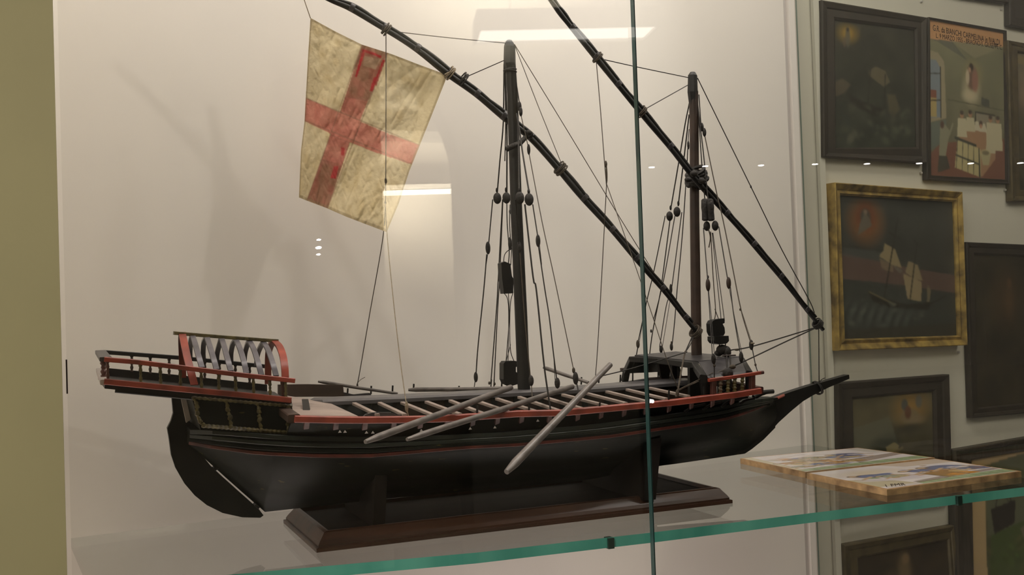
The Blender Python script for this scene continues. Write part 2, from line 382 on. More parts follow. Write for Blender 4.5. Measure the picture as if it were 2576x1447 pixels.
# downlights mirrored in the right-hand pane
GL = mat_emit('downlight_glow', (1, .96, .93), 30)
for i, (px, py) in enumerate(((1640, 421), (1775, 418), (1915, 416), (2051, 413), (2182, 412), (2313, 411), (2443, 411), (2568, 410))):
    p = VZ(px, py, ZC-.065)
    w = ['first', 'second', 'third', 'fourth', 'fifth', 'sixth', 'seventh', 'eighth'][i]
    t = thing('downlight', f'small round ceiling downlight, {w} from the left in the row mirrored across the right pane', 'ceiling light', p, 'ceiling downlights mirrored in the glass')
    MB().lathe(p+[0, 0, -.006], p+[0, 0, .004], [(0, .038), (1, .038)], 14).build('lens', GL, t)
    MB().lathe(p+[0, 0, .004], p+[0, 0, .06], [(0, .05), (1, .05)], 14).build('trim_ring', CHROME, t)
for i, (px, py, r) in enumerate(((803, 603, .009), (802, 623, .013), (802, 640, .009), (1641, 1010, .018))):
    p = V(px, py, 4.7) if i < 3 else V(px, py, 3.4)
    if i == 3: r = .0075
    lab = ['topmost of three small spot lamps mirrored below the flag', 'middle and brightest of three small spot lamps mirrored below the flag', 'lowest of three small spot lamps mirrored below the flag', 'bright spot lamp mirrored on the red rail beside the glass joint'][i]
    t = tag(MB().ell(p, r, r*(.5 if i < 3 else 1), r*(.5 if i < 3 else 1)).build('spot_lamp', GL), lab, 'lamp')

# ------------------------------------------------------------------ display case
Zt, Zb = CZ+1.1, CZ-.95
XS = bp(2028, 723)[0]
case = thing('display_case', 'tall glass showcase with white lining around the galley model', 'showcase', (.6, 1.4, Zb))
def slab(Xa, Xb, off, t, z0, z1):
    P = [np.array([X, yb(X), 0])+BPN*off for X in (Xa, Xb)]; q = [P[0], P[1], P[1]-BPN*t, P[0]-BPN*t]
    return MB().quad8([p+[0, 0, z0] for p in q], [p+[0, 0, z1] for p in q])
slab(-.25, bp(1999, 723)[0], 0, .02, Zb, Zt).build('back_panel', PANEL, case)
slab(bp(1999, 723)[0], bp(2013, 723)[0], -.008, .012, Zb, Zt).build('shadow_gap', GROOVE, case)
slab(bp(2013, 723)[0], XS, 0, .02, Zb, Zt).build('edge_strip', PANEL, case)
XR = 1.352
MB().box((-.25, YG+.01, Zt), (XR, 1.75, Zt+.02)).build('top_panel', PANEL, case)
MB().box((-.25, YG+.01, Zb-.02), (XR, 1.75, Zb)).build('bottom_panel', PANEL, case)
MB().box((-.27, YG+.01, Zb), (-.25, 1.53, Zt)).build('side_panel', PANEL, case)
def pane(name, q, z0, z1, edges, m2=EDGED, gm=None):
    mb = MB(); q = [np.array([x, y, 0.]) for x, y in q]
    for i in range(4):
        a, b = q[i], q[(i+1) % 4]
        mb.add([a+[0, 0, z0], b+[0, 0, z0], b+[0, 0, z1], a+[0, 0, z1]], [(0, 1, 2, 3)], 1 if i in edges else 0)
    mb.add([p+[0, 0, z0] for p in q], [(3, 2, 1, 0)], 1); mb.add([p+[0, 0, z1] for p in q], [(0, 1, 2, 3)], 1)
    return mb.build(name, [gm or GLASS, m2], case)
xa = A(175, 1200, YG)[0]; xj = A(1622, 723, YG)[0]; g = .008
pane('glass_pane', [(xa, YG), (xj-.0006, YG), (xj-.0006, YG+g), (xa, YG+g)], Zb, Zt, (1,))
pane('glass_pane', [(xj+.0006, YG), (XR, YG), (XR, YG+g), (xj+.0006, YG+g)], Zb, Zt, (3,))
pane('glass_pane', [(XS, yb(XS)-.002), (XS+.0035, yb(XS)-.002), (XR, YG+g+.001), (XR-.0035, YG+g+.001)], Zb, Zt, (0,), mat('grey_green_glass_edge', (.16, .20, .17), .2), CLEAR)
s0, s1 = A(167, 905, YG+.004), A(169.5, 990, YG+.004)
MB().box((s0[0]-.0007, YG-.001, s1[2]), (s0[0]+.0007, YG+g, s0[2])).build('edge_reflection', DARKREFL, case)  # dark strip painted in for the reflection on the glass edge

# glass shelf
fr = [AZ(x, y, ZS) for x, y in ((330, 1465), (1200, 1390.5), (1645, 1339.5), (2576, 1226))]
fr.append(fr[-1]+(fr[-1]-fr[-2])*.03)
bk = [bp(2022, 1122), bp(1980, 1125), bp(594, 1306), bp(150, 1356)]
fr[-1][0] = XR-.016; fr[0][0] = .02
top = [np.array([p[0], p[1], ZS]) for p in fr]+[np.array([p[0], yb(p[0])-.004, ZS]) for p in (np.array([XS-.012, 0]), np.array([.6, 0]), np.array([.0, 0]))]
mb = MB(); n = len(top); lowr = [p-[0, 0, .0125] for p in top]
mb.add(top, [tuple(range(n))], 0); mb.add(lowr, [tuple(range(n-1, -1, -1))], 0)
for i in range(n):
    j = (i+1) % n; mb.add([lowr[i], lowr[j], top[j], top[i]], [(0, 1, 2, 3)], 1 if i < 4 else 0)
shelf = tag(mb.build('glass_shelf', [SHELFG, EDGE]), 'thick clear glass shelf with green edge inside the showcase, under the ship stand', 'shelf')
for px, py in ((1532, 1362), (2407, 1257)):
    p = AZ(px, py-11, ZS); MB().box((p[0]-.004, p[1]-.006, ZS-.0135), (p[0]+.004, p[1]+.006, ZS-.0005)).build('shelf_clip', mat('green_black_clip', (.02, .045, .035), .3), shelf)
p = np.array([XS-.03, yb(XS-.03)-.012, ZS-.012]); MB().lathe(p, p+[0, 0, -.012], [(0, .006), (1, .006)], 12).build('shelf_pin', CHROME, shelf)

# ------------------------------------------------------------------ wooden stand under the ship
SX0, SX1, SY0, SY1 = .270, .858, 1.281, 1.492
stand = thing('display_stand', 'dark walnut plinth with moulded edge and two cradle boards under the ship', 'stand', ((SX0+SX1)/2, YC, ZS))
prof = [(0, 0), (0, .0045), (.003, .0052), (.003, .0075), (.0055, .0115), (.0095, .0165), (.0125, .0205), (.0165, .0215), (.019, .0215), (.021, .0165)]
mb = MB(); mb.loft([[(SX0+i, SY0+i, ZS+h), (SX1-i, SY0+i, ZS+h), (SX1-i, SY1-i, ZS+h), (SX0+i, SY1-i, ZS+h)] for i, h in prof])
mb.build('plinth', WALNUT, stand)
MB().box((SX0+.0215, SY0+.0215, ZS+.0160), (SX1-.0215, SY1-.0215, ZS+.0168)).build('top_board', mat('dull_dark_board', (.022, .016, .012), .7, noise=.5, scale=30, stretch=(.1, 2, 1), spec=.12), stand)
ZT = ZS+.0165

# ------------------------------------------------------------------ SHIP
ship = thing('ship_model', 'old dark wooden galley model with two masts and lateen yards on a walnut stand', 'ship model', (.58, YC, ZS+.025))
b_t = [(.13, .05), (.16, .085), (.22, .1), (.3, .118), (.45, .135), (.7, .135), (.8, .125), (.88, .1), (.94, .065), (.985, .03), (1.01, .012)]
b_w = [(.13, .03), (.16, .06), (.22, .09), (.3, .115), (.45, .14), (.7, .14), (.8, .128), (.88, .098), (.94, .055), (.985, .02), (1.01, .008)]
sheer = [(440, 1086), (505, 1080), (600, 1086), (727, 1096), (900, 1099), (1100, 1097), (1250, 1090), (1400, 1078), (1500, 1068), (1690, 1042), (1800, 1024), (1880, 1008), (1945, 1003), (2000, 990)]
wale = [(440, 1106), (467, 1112), (520, 1122), (650, 1140), (800, 1147), (930, 1147), (1166, 1126), (1300, 1119), (1366, 1113), (1541, 1097), (1640, 1082), (1820, 1055), (1880, 1036), (1943, 1010), (2000, 995)]
keel = [(440, 1095), (480, 1122), (525, 1163), (590, 1222), (665, 1287), (970, 1254), (1470, 1208), (1645, 1173), (1700, 1166), (1870, 1141), (1905, 1118), (1960, 1062), (2000, 1030)]
Xk0 = A(665, 1287, YC)[0]; Xk1 = A(1870, 1141, YC)[0]
HX = sorted(set(list(np.linspace(.135, 1.008, 40))+[Xk0, Xk1, Xk0-.004, Xk1+.004]))
def hullpts(X):
    bt, bw = lerp_poly(b_t, X), lerp_poly(b_w, X)
    zt, zw, zk = zat(sheer, X, YC-bt), zat(wale, X, YC-bw), zat(keel, X, YC)
    zk = min(zk, zw-.002); zm = zw+(zk-zw)*.45; zl = zw+(zk-zw)*.85
    k = .004
    return [(bt, zt), ((bt+bw)/2+.003, (zt+zw)/2), (bw, zw), (bw*.9+k*.1, zw*.7+zm*.3), (bw*.66+k, zm), (bw*.34+k, (zm+zl)/2), (bw*.1+k, zl), (k, zk)]
rings = []
for X in HX:
    h = hullpts(X); rings.append([(X, YC-b, z) for b, z in h]+[(X, YC+b, z) for b, z in reversed(h)])
MB().loft(rings).build('hull', HULL, ship, True)
# wales: green upper strakes and the red strake
for f0, w, m_, nm in ((.12, .0055, GREEN, 'strake'), (.45, .0045, GREEN, 'strake'), (.74, .004, HULL, 'strake'), (1.0, .0042, mat('dark_red_wale', (.13, .022, .014), .5, noise=.7, scale=35, bump=.2), 'wale')):
    for sgn in (-1, 1):
        P = []
        for X in HX[:-1]:
            h = hullpts(X); (ba, za), (bm_, zm_), (bb, zb_) = h[0], h[1], h[2]
            if f0 <= .5: bq, zq = ba+(bm_-ba)*f0*2, za+(zm_-za)*f0*2
            else: bq, zq = bm_+(bb-bm_)*(f0-.5)*2, zm_+(zb_-zm_)*(f0-.5)*2
            P.append((X, YC+sgn*(bq+.001), zq))
        MB().bar(P, .004, w).build(nm, m_, ship)
def PC(pts, Y): return [A(x, y, Y) for x, y in pts]
def plate(pts, Y, t, name, m_, parent): return MB().prism(PC(pts, Y-t/2), (0, t, 0)).build(name, m_, parent)
plate([(1860, 1030), (1943, 1003), (1990, 986), (2040, 970), (2136, 943), (2137, 953), (2085, 975), (2045, 995), (2020, 1010), (1992, 1033), (1960, 1062), (1930, 1094), (1905, 1118), (1888, 1132), (1868, 1141), (1820, 1142)], YC, .014, 'beak', BLACK, ship)
mb = MB(); mb.tube(spl([A(x, y, YC-o) for x, y, o in ((1872, 1037, .052), (1903, 1029, .036), (1925, 1019, .022), (1943, 1007, .012), (1972, 994, .0085))], 5), .0024, 5); mb.build('stem_moulding', RED, ship)
rud = plate([(432, 994), (436, 1040), (430, 1060), (421, 1078), (425, 1100), (431, 1145), (442, 1178), (465, 1218), (490, 1247), (520, 1271), (560, 1291), (610, 1302), (655, 1303), (663, 1297), (652, 1282), (600, 1236), (560, 1200), (530, 1172), (512, 1150), (495, 1110), (478, 1070), (458, 1000)], YC, .011, 'rudder', BLACK, ship)
for x, y, x2, y2 in ((537, 1180, 551, 1173), (640, 1268, 650, 1276)):
    MB().bar([A(x, y, YC), A(x2, y2, YC)], .016, .004).build('hinge', BLACK, rud)
MB().prism(PC([(455, 1000), (467, 998), (480, 1055), (469, 1064)], 1.372), (0, .02, 0)).build('stern_gap_strip', PALE, ship)  # pale strip standing in for the lit view through the stern gap
# quarter body below the gallery with its gilded panels
QY = 1.292
q = PC([(481, 996), (733, 1017), (730, 1098), (505, 1082)], QY)
far = [np.array([p[0], 2*YC-QY, p[2]]) for p in q]
qb = MB().loft([q, far]).build('quarter_gallery', HULL, ship)
for P in ([(486, 1000), (497, 1022), (494, 1040), (505, 1060), (509, 1070)], [(568, 1006), (574, 1030), (577, 1050), (583, 1074)], [(646, 1014), (653, 1035), (651, 1055), (659, 1083)], [(724, 1020), (728, 1045), (723, 1065), (728, 1088)]):
    mb = MB(); pts = spl(PC(P, QY-.002), 6); mb.tube(pts, [.0019+.0008*math.sin(k*2.1) for k in range(len(pts))], 6)
    for k, (x, y) in enumerate(P[1:]): mb.ell(A(x+(3 if k % 2 else -2), y, QY-.003),   .0026, .0016, .0032, nu=8, nv=5)
    mb.build('carved_stile', GOLD, qb, True)
for P in ([(483, 999), (735, 1021)], [(507, 1071), (730, 1089)]):
    mb = MB(); a, b = PC(P, QY-.0015)
    N = 40; mb.tube([a+(b-a)*k/N for k in range(N+1)], [.0021+.0007*(k % 2) for k in range(N+1)], 5); mb.build('carved_border', GOLD, qb)

# stern gallery
GY0, GY1 = 1.285, 1.485
gal = bpy.data.objects.new('stern_gallery', None)
mb = MB()
n4 = PC([(263, 960), (445, 978), (580, 992), (731, 1007)], GY0+.004); f4 = PC([(246, 931), (420, 949), (560, 962), (690, 975)], GY1)
mb.loft([[n4[k]+[0, 0, -.003], n4[k]+[0, 0, -.008], f4[k]+[0, 0, -.012], f4[k]+[0, 0, -.006]] for k in range(4)])
gal = mb.build('stern_gallery', BLACK, ship)
MB().bar(PC([(262, 960), (445, 978), (580, 991), (732, 1007)], GY0), .006, .0068).build('floor_beam', RED, gal)
MB().bar(PC([(290, 979), (436, 993), (500, 999)], GY0+.02), .01, .008).build('keelson', BLACK, gal)
MB().bar(PC([(262, 904), (345, 911), (490, 929), (620, 945), (741, 958)], GY0), .0075, .0056).build('near_rail', RED, gal)
MB().bar(PC([(262, 886), (450, 900), (560, 911), (669, 922)], GY1), .0075, .0054).build('far_rail', BLACK, gal)
fb = PC([(268, 926), (450, 944), (560, 956), (672, 968)], GY1); MB().prism([p for p in fb]+[p-[0, 0, .016] for p in reversed(fb)], (0, .005, 0)).build('side_board', BLACK, gal)
a, b = A(253, 886, GY1), A(266, 904, GY0); MB().bar([a, b], .013, .005).build('aft_rail', GREY, gal)
a, b = A(252, 932, GY1), A(264, 962, GY0); MB().bar([a, b], .010, .006).build('aft_sill', PALE, gal)
def baluster(p0, p1, r, m_, parent, name='baluster', k=1):
    pr = [(0, 1.2), (.08, 1.2), (.1, .8), (.2, .95), (.3, 1.25), (.42, .7), (.5, 1.), (.6, .7), (.72, 1.25), (.84, .9), (.9, .8), (.92, 1.2), (1, 1.2)]
    return MB().lathe(p0, p1, [(t, r*q) for t, q in pr], 8).build(name, m_, parent, True)
def railx(P, x): return lerp_poly(P, x)
nt_, nb_ = [(262, 908), (490, 933), (740, 962)], [(262, 954), (445, 972), (732, 1001)]
for x in (270, 353, 403, 453, 506, 549.5, 592, 637, 678.5, 718):
    baluster(A(x, railx(nt_, x), GY0), A(x+1.5, railx(nb_, x)+2, GY0), .0018, GOLD if x > 300 else DULLRED, gal)
for x in (262, 331.5, 378, 425.5, 515, 552, 592, 628):
    baluster(A(x, railx([(262, 889), (670, 925)], x), GY1), A(x, railx([(262, 928), (670, 968)], x)+1, GY1), .0018, BROWN, gal)
baluster(A(259, 900, 1.33), A(261, 948, 1.33), .003, DULLRED, gal, 'post')
MB().bar(PC([(712, 958), (716, 1003)], GY0+.004), .006, .006, (0, 1, 0)).build('post', DULLRED, gal)
# awning hoops and ridge beam
MB().bar(PC([(437, 838), (560, 848), (698, 858)], YC), .016, .0045).build('ridge_beam', GOLD, gal)
NY, FY = GY0+.012, GY1-.012
def hoop(near, farp, w, m_, name='hoop'):
    n_ = len(near); P = []
    for k, (x, y) in enumerate(near):
        t = k/(n_-1); P.append(A(x, y, YC+(NY-YC)*math.sin(t*math.pi/2)))
    Q = []
    for k, (x, y) in enumerate(farp):
        t = k/(len(farp)-1); Q.append(A(x, y, YC+(FY-YC)*math.sin(t*math.pi/2)))
    P, Q = spl(P, 5), spl(Q, 5); pts = list(reversed(P))+Q[1:]
    rings = []
    for i, p in enumerate(pts):
        t = unit(pts[min(i+1, len(pts)-1)]-pts[max(i-1, 0)]); u = unit(np.cross((1, 0, 0), t)); X = np.array([w/2, 0, 0])
        rings.append([p-X-u*.0014, p+X-u*.0014, p+X+u*.0014, p-X+u*.0014])
    return MB().loft(rings).build(name, m_, gal, True)
hoop([(458, 838), (463, 862), (471, 900), (480, 935), (489, 969)], [(458, 838), (457, 860), (458, 890), (460, 950)], .0085, RED, 'end_hoop')
hoop([(688, 857), (702, 871), (711, 893), (716, 922), (718, 960)], [(688, 857), (680, 872), (675, 895), (674, 966)], .0085, RED, 'end_hoop')
for a, b in zip(([(484, 844), (491, 866), (500, 898), (508, 925)], [(520, 847), (528, 872), (537, 902), (545, 930)], [(557, 850), (565, 876), (573, 906), (581, 934)], [(593, 854), (603, 876), (613, 908), (620, 940)], [(627, 858), (638, 878), (649, 912), (658, 944)], [(662, 861), (674, 880), (686, 914), (695, 946)]),
                ([(484, 844), (480, 860), (478, 880), (478, 902)], [(520, 847), (513, 862), (511, 885), (512, 910)], [(557, 850), (552, 866), (546, 890), (545, 912)], [(593, 854), (585, 868), (581, 890), (581, 915)], [(627, 858), (622, 868), (616, 890), (614, 918)], [(662, 861), (656, 872), (648, 892), (645, 920)])):
    hoop(a, b, .0062, RIB)

# outrigger frame: rails, brackets, bulwark, thole pins
RY = 1.235; FYR = 2*YC-RY
rail = [(740, 1054), (820, 1056), (900, 1057), (1000, 1056), (1100, 1054), (1200, 1048), (1300, 1041), (1411, 1039), (1530, 1028), (1681, 1014), (1850, 993), (1910, 983)]
nr = PC(rail, RY)
orail = MB().bar(nr, .011, .0080).build('outrigger_rail', RED, ship)
fr_ = [np.array([p[0], 2*YC-p[1], p[2]]) for p in nr]
MB().bar(fr_, .011, .0080).build('outrigger_rail', BLACK, ship)
for k in (0, -1):
    a, b = nr[k], fr_[k]; m_ = (a+b)/2+[0, 0, .010]
    MB().bar([a, m_, b], .014, .010).build('yoke_beam', DULLRED if k else BROWN, ship)
for x in (772, 846, 919, 991, 1058, 1125, 1190, 1252, 1313, 1383, 1454, 1513, 1571, 1625, 1684, 1740, 1793, 1843):
    y = lerp_poly(rail, x)+6; h_ = 17 if x < 1000 else 15
    a = A(x, y, RY-.003); b = A(x-2, y+h_, RY+.006)
    MB().bar([a, b], .0065, .003, (0, 1, 0)).build('bracket', DULLRED, orail)
for sgn in (-1, 1):
    rr = []
    for p in nr[0:]:
        X = min(max(p[0], .16), .99); h = hullpts(X); zr = p[2]
        yo, yi = YC+sgn*(YC-RY-.009), YC+sgn*(h[0][0]-.004)
        rr.append([(p[0], yo, zr), (p[0], yi, h[0][1]-.001), (p[0], yi-sgn*.004, h[0][1]-.001), (p[0], yo-sgn*.006, zr)])
    MB().loft(rr).build('bulwark', HULL, ship)
# pale pyramids standing in for light seen through openings under the rail
for x, y in ((855, 1089), (868, 1089), (922, 1091), (938, 1091), (1060, 1086), (1183, 1081), (1245, 1078), (1353, 1061)):
    c = A(x, y, RY-.001); MB().add([c+[-.0022, 0, 0], c+[.0022, 0, 0], c+[0, 0, .0032], c+[0, .003, 0]], [(0, 1, 2), (0, 2, 3), (1, 3, 2), (0, 3, 1)]).build('light_gap', PALE, ship)
# hold floor and gangway
fl = []
for X in np.linspace(.24, .98, 16):
    h = hullpts(X); zc = h[0][1]-.004
    fl.append([(X, YC-h[0][0]+.002, zc), (X, YC+h[0][0]-.002, zc), (X, YC+h[0][0]-.002, zc-.006), (X, YC-h[0][0]+.002, zc-.006)])
MB().loft(fl).build('hold_floor', HULL, ship)
cors = [(784, 1006), (800, 1003), (1000, 995), (1300, 980.5), (1450, 973.5), (1690, 956), (1780, 951)]
cp = PC(cors, YC)
mb = MB(); hw = .030; rings = []
for k, p in enumerate(cp):
    s_ = .45 if k == 0 else 1; w2 = hw*s_
    rings.append([p+[0, -w2, -.007], p+[0, -w2, -.0025], p+[0, -w2+.005, .0], p+[0, w2-.005, .0], p+[0, w2, -.0025], p+[0, w2, -.007]])
gang = mb.loft(rings).build('gangway', mat('gangway_grey_sheen', (.115, .108, .112), .34, noise=.4, scale=40, stretch=(.3, 1, 1), bump=.2), ship)  # top sheen of the gangway put into its lighter base colour
rr = []
for p in cp[2:]:
    rr.append([p+[0, -.024, -.006], p+[0, .024, -.006], p+[0, .024, -.034], p+[0, -.024, -.034]])
MB().loft(rr).build('gangway_trunk', BROWN, ship)
for x in (930, 990, 1050, 1110, 1170, 1225, 1280, 1340, 1395, 1450, 1505, 1555, 1608):
    p = A(x, lerp_poly(cors, x), YC); MB().box((p[0]-.004, YC-.027, p[2]-.034), (p[0]+.004, YC-.023, p[2]-.007)).build('frame_post', BLACK, ship)
st = [(891, 1016), (955, 1015), (1012, 1014), (1073, 1012), (1133, 1009), (1192, 1007), (1250, 1004), (1306, 1000), (1362, 998), (1416, 994), (1478, 991), (1527, 986), (1578, 981), (1634, 977)]
en = [(950, 1045), (1019, 1045), (1088, 1045), (1159, 1044), (1219, 1043), (1290, 1041), (1348, 1036), (1405, 1034), (1464, 1029), (1527, 1022), (1575, 1016), (1627, 1011), (1677, 1005), (1732, 998)]
for a, b in zip(st, en):
    p, q = A(*a, YC-.034), A(*b, RY+.008)
    MB().bar([p, q], .0056, .0036).build('bench', TAN, ship)
    MB().bar([np.array([v[0], 2*YC-v[1], v[2]]) for v in (p, q)], .0056, .0036).build('bench', TAN, ship)
# aft deck
dk = [A(737, 1046, RY+.006), A(901, 1047, RY+.006), A(834, 1016, YC-.03), A(733, 1001, YC-.03)]
mir = lambda p: np.array([p[0], 2*YC-p[1], p[2]])
mb = MB(); mb.prism([dk[0], dk[1], dk[2], dk[3]], (0, 0, -.004)); mb.prism([mir(p) for p in dk], (0, 0, -.004)); mb.prism([dk[3], dk[2], mir(dk[2]), mir(dk[3])], (0, 0, -.004))
mb.build('aft_deck', TAN, ship)
MB().prism([A(759, 1005, 1.30), A(774, 1005, 1.30), A(782, 1046, 1.262), A(764, 1046, 1.262)], (.002, .006, 0)).build('deck_bitt', BLACK, ship)
MB().prism(PC([(700, 968), (775, 967), (863, 969), (866, 998), (700, 999)], 1.50), (0, .006, 0)).build('far_bulwark', BROWN, ship)
MB().prism(PC([(806, 996), (820, 991), (842, 987), (870, 988), (890, 993), (930, 989), (936, 996), (880, 998)], 1.515), (0, .01, 0)).build('rail_chock', GREY, ship)
MB().prism(PC([(915, 1048), (920, 1043), (938, 1038), (985, 1038), (1000, 1043), (1018, 1044), (1022, 1048)], RY+.012), (0, .004, 0)).build('rail_chock', GREY, ship)
for x, y0_, y1_, Y in ((1201, 1021, 1043, RY), (1331.5, 1015, 1037, RY), (1509, 1013, 1026, RY), (1683, 981, 1006, RY), (1772, 972, 992, RY), (875, 977, 992, 1.52), (934, 971, 992, 1.52), (988, 970, 990, 1.52), (1041, 966, 985, 1.52), (1155, 971, 982, 1.52), (1262.5, 963, 980, 1.52), (1463, 949, 968, 1.52), (1507, 950, 964, 1.52), (1561, 943, 962, 1.52)):
    MB().tube([A(x, y0_, Y), A(x-1, y1_, Y)], .0013, 6).build('thole_pin', BLACK, ship)

# forecastle
fc0, fc1, fc2, fc3 = A(1758, 914, 1.31), A(1868, 902, 1.31), A(1891, 938, RY+.012), A(1781, 951, RY+.012)
mf = [A(1597, 898, 1.455), A(1700, 889, 1.455), A(1680, 935, 1.52), A(1574, 940, 1.52)]
fc = MB().prism([fc0, fc1, mf[1]+[.0, 0, 0], mf[0]], (0, 0, .003)).build('forecastle_roof', GREY, ship)
MB().prism([fc0, fc1, fc2, fc3], (0, .002, .003)).build('roof_slope', GREY, fc)
MB().prism([mf[0], mf[1], mf[2], mf[3]], (0, -.002, .003)).build('roof_slope', BLACK, fc)
def frame_(pts, w, h, name, m_): return MB().bar(pts, w, h, (1, 0, 0)).build(name, m_, fc)
frame_([A(1571, 960, 1.52), A(1576, 935, 1.515), A(1590, 904, 1.46), A(1660, 908, 1.40), A(1748, 919, 1.31), A(1768, 950, RY+.012), A(1776, 1000, RY+.014)], .009, .010, 'aft_frame', BLACK)
frame_([A(1690, 960, 1.52), A(1700, 896, 1.46), A(1866, 908, 1.31), A(1884, 940, RY+.012), A(1886, 985, RY+.014)], .009, .009, 'fore_frame', BLACK)
MB().prism(PC([(1657, 912), (1690, 912), (1683, 953), (1664, 953)], 1.45), (0, .006, 0)).build('roof_post', BROWN, fc)
MB().prism(PC([(1690, 915), (1703, 915), (1704, 960), (1693, 960)], 1.40), (0, .006, 0)).build('roof_post', BLACK, fc)
MB().prism(PC([(1703, 918), (1710, 921), (1718, 955), (1708, 957)], 1.45), (0, .006, 0)).build('roof_post', BLACK, fc)
MB().prism(PC([(1735, 925), (1752, 925), (1780, 960), (1790, 1000), (1736, 1000)], 1.30), (0, .006, 0)).build('roof_post', BLACK, fc)
MB().prism(PC([(1694, 966), (1737, 958), (1790, 990), (1790, 1002), (1694, 1004)], 1.37), (0, .01, 0)).build('bulkhead', HULL, fc)
MB().bar(PC([(1563, 931), (1600, 927), (1690, 922)], 1.53), .008, .006).build('side_rail', BROWN, fc)
MB().prism([A(1604, 902, 1.49), A(1690, 895, 1.49), A(1690, 926, 1.52), A(1604, 934, 1.52)], (0, .003, .0)).build('inner_lining', BLACK, fc)
for x, y in ((1592, 932), (1656, 926)): MB().tube([A(x, y, 1.52), A(x-.5, y+32, 1.52)], .0012).build('pin', BLACK, fc)
rl = [(1783, 957), (1850, 948), (1912, 938)]
MB().bar(PC(rl, RY+.002), .006, .0044).build('fore_rail', RED, fc)
MB().tube(PC([(1908, 938.5), (1920, 937)], RY+.002), .0026, 8).build('rail_end', DULLRED, fc)
for x in (1813, 1832, 1848.5, 1868):
    y = lerp_poly(rl, x); baluster(A(x, y+4, RY+.002), A(x-1, y+37, RY+.002), .0026, mat('dull_gold_baluster', (.12, .085, .05), .5) if x == 1813 else GOLD, fc)
for x, w in ((1794, .0065), (1892, .007)):
    y = lerp_poly(rl, x); MB().bar([A(x, y+3, RY+.003), A(x, y+42, RY+.003)], w, w, (0, 1, 0)).build('rail_post', DULLRED, fc)
for x in (1806, 1839, 1878):
    y = lerp_poly(rl, x); MB().tube([A(x, y, RY+.02), A(x, y+38, RY+.02)], .0011).build('pin', BLACK, fc)
MB().ell(A(1836, 984, 1.30), .016, .014, .010).build('windlass', BLACK, ship, True)
mb = MB(); mb.tube(spl(PC([(1896, 1000), (1910, 992), (1925, 987), (1945, 985)], YC-.03), 5), [.004]*10+[.0035]*6, 8); mb.build('cathead', BLACK, ship, True)
for P in ([(1722, 1036), (1745, 1024), (1775, 1017)], [(1768, 1030), (1790, 1018), (1815, 1012)], [(1815, 1024), (1830, 1012), (1855, 1004), (1880, 1000)], [(1862, 1018), (1875, 1008), (1897, 1003)]):
    MB().bar(spl(PC(P, RY+.006), 5), .004, .0024).build('bow_timber', BLACK, ship)

# masts
def mast(pts, head, name, mm):
    P = PC([(x, y) for x, y, w in pts], YC); r = [w/2*A(x+1, y, YC)[0]-w/2*A(x, y, YC)[0] for x, y, w in pts]
    r = [w/2*YC/F*1.12 for x, y, w in pts]
    o = MB().tube(P, r, 14).build(name, mm, ship, True)
    H = PC([(x, y) for x, y, w in head], YC); MB().tube(H, [w/2*YC/F*1.12 for x, y, w in head], 8).build('masthead', BLACK, o)
    return o
m1 = mast([(1284, 160, 26), (1289, 237, 27), (1299.5, 540, 29), (1311, 800, 31), (1319, 1000, 31)], [(1281, 101, 12), (1281, 108, 22), (1282, 118, 28), (1282, 160, 30), (1285, 176, 24)], 'main_mast', BLACK)
m2 = mast([(1744, 230, 26), (1746, 300, 24), (1747.5, 558, 25), (1752.5, 905, 28)], [(1743, 182, 14), (1742.5, 190, 25), (1742.5, 232, 28), (1744.5, 262, 24)], 'fore_mast', BROWN)
def ring(c, axis, r, tr, n=18):
    z = unit(axis); x = unit(np.cross(z, (0, 1, 0) if abs(z[1]) < .9 else (1, 0, 0))); y = np.cross(z, x)
    return [np.array(c)+r*(math.cos(q)*x+math.sin(q)*y) for q in np.linspace(0, 2*math.pi, n)]
# yards
def yard(pts, Yf, name, bands, wmax, over):
    c = [A(x, y, Yf(x)) for x, y in pts]; c = spl(c, 5); n_ = len(c); L = wmax*1.4/F
    t = np.linspace(0, 1, n_)
    rA = [.5*L*(.52+.24*math.sin(math.pi*min(1, u*1.05)))*(1+.08*math.sin(u*40)) for u in t]
    d = unit(c[-1]-c[0]); nrm = unit(np.cross(d, (0, 1, 0)))
    if nrm[2] < 0: nrm = -nrm
    lo = [p-nrm*r*.35 for p, r in zip(c, rA)]
    o = MB().tube(lo, rA, 10).build(name, BLACK, ship, True)
    up = [p+nrm*(r*.75+L*.13*abs(math.sin(u*over*math.pi)))+np.array([0, -.001, 0]) for p, r, u in zip(c, rA, t)]
    MB().tube(up[2:-3], [r*.62 for r in rA[2:-3]], 8).build('upper_spar', BLACK, o, True)
    for x, y in bands:
        p = A(x, y, Yf(x)); k = int(np.argmin([np.linalg.norm(p-q_) for q_ in c])); k = min(max(k, 1), n_-2)
        ax = unit(c[k+1]-c[k-1]); w_ = rA[k]*1.5
        mb = MB(); mb.tube([c[k]+nrm*w_*.12-ax*.0035, c[k]+nrm*w_*.12-ax*.003, c[k]+nrm*w_*.12+ax*.003, c[k]+nrm*w_*.12+ax*.0035], [w_*.8, w_, w_, w_*.8], 12)
        mb.build('lashing', GREY, o, True)
    return o
Y1 = lambda x: float(np.interp(x, [700, 1290, 1752], [1.445, 1.407, 1.352]))
Y2 = lambda x: float(np.interp(x, [1300, 1750, 2080], [1.375, 1.352, 1.335]))
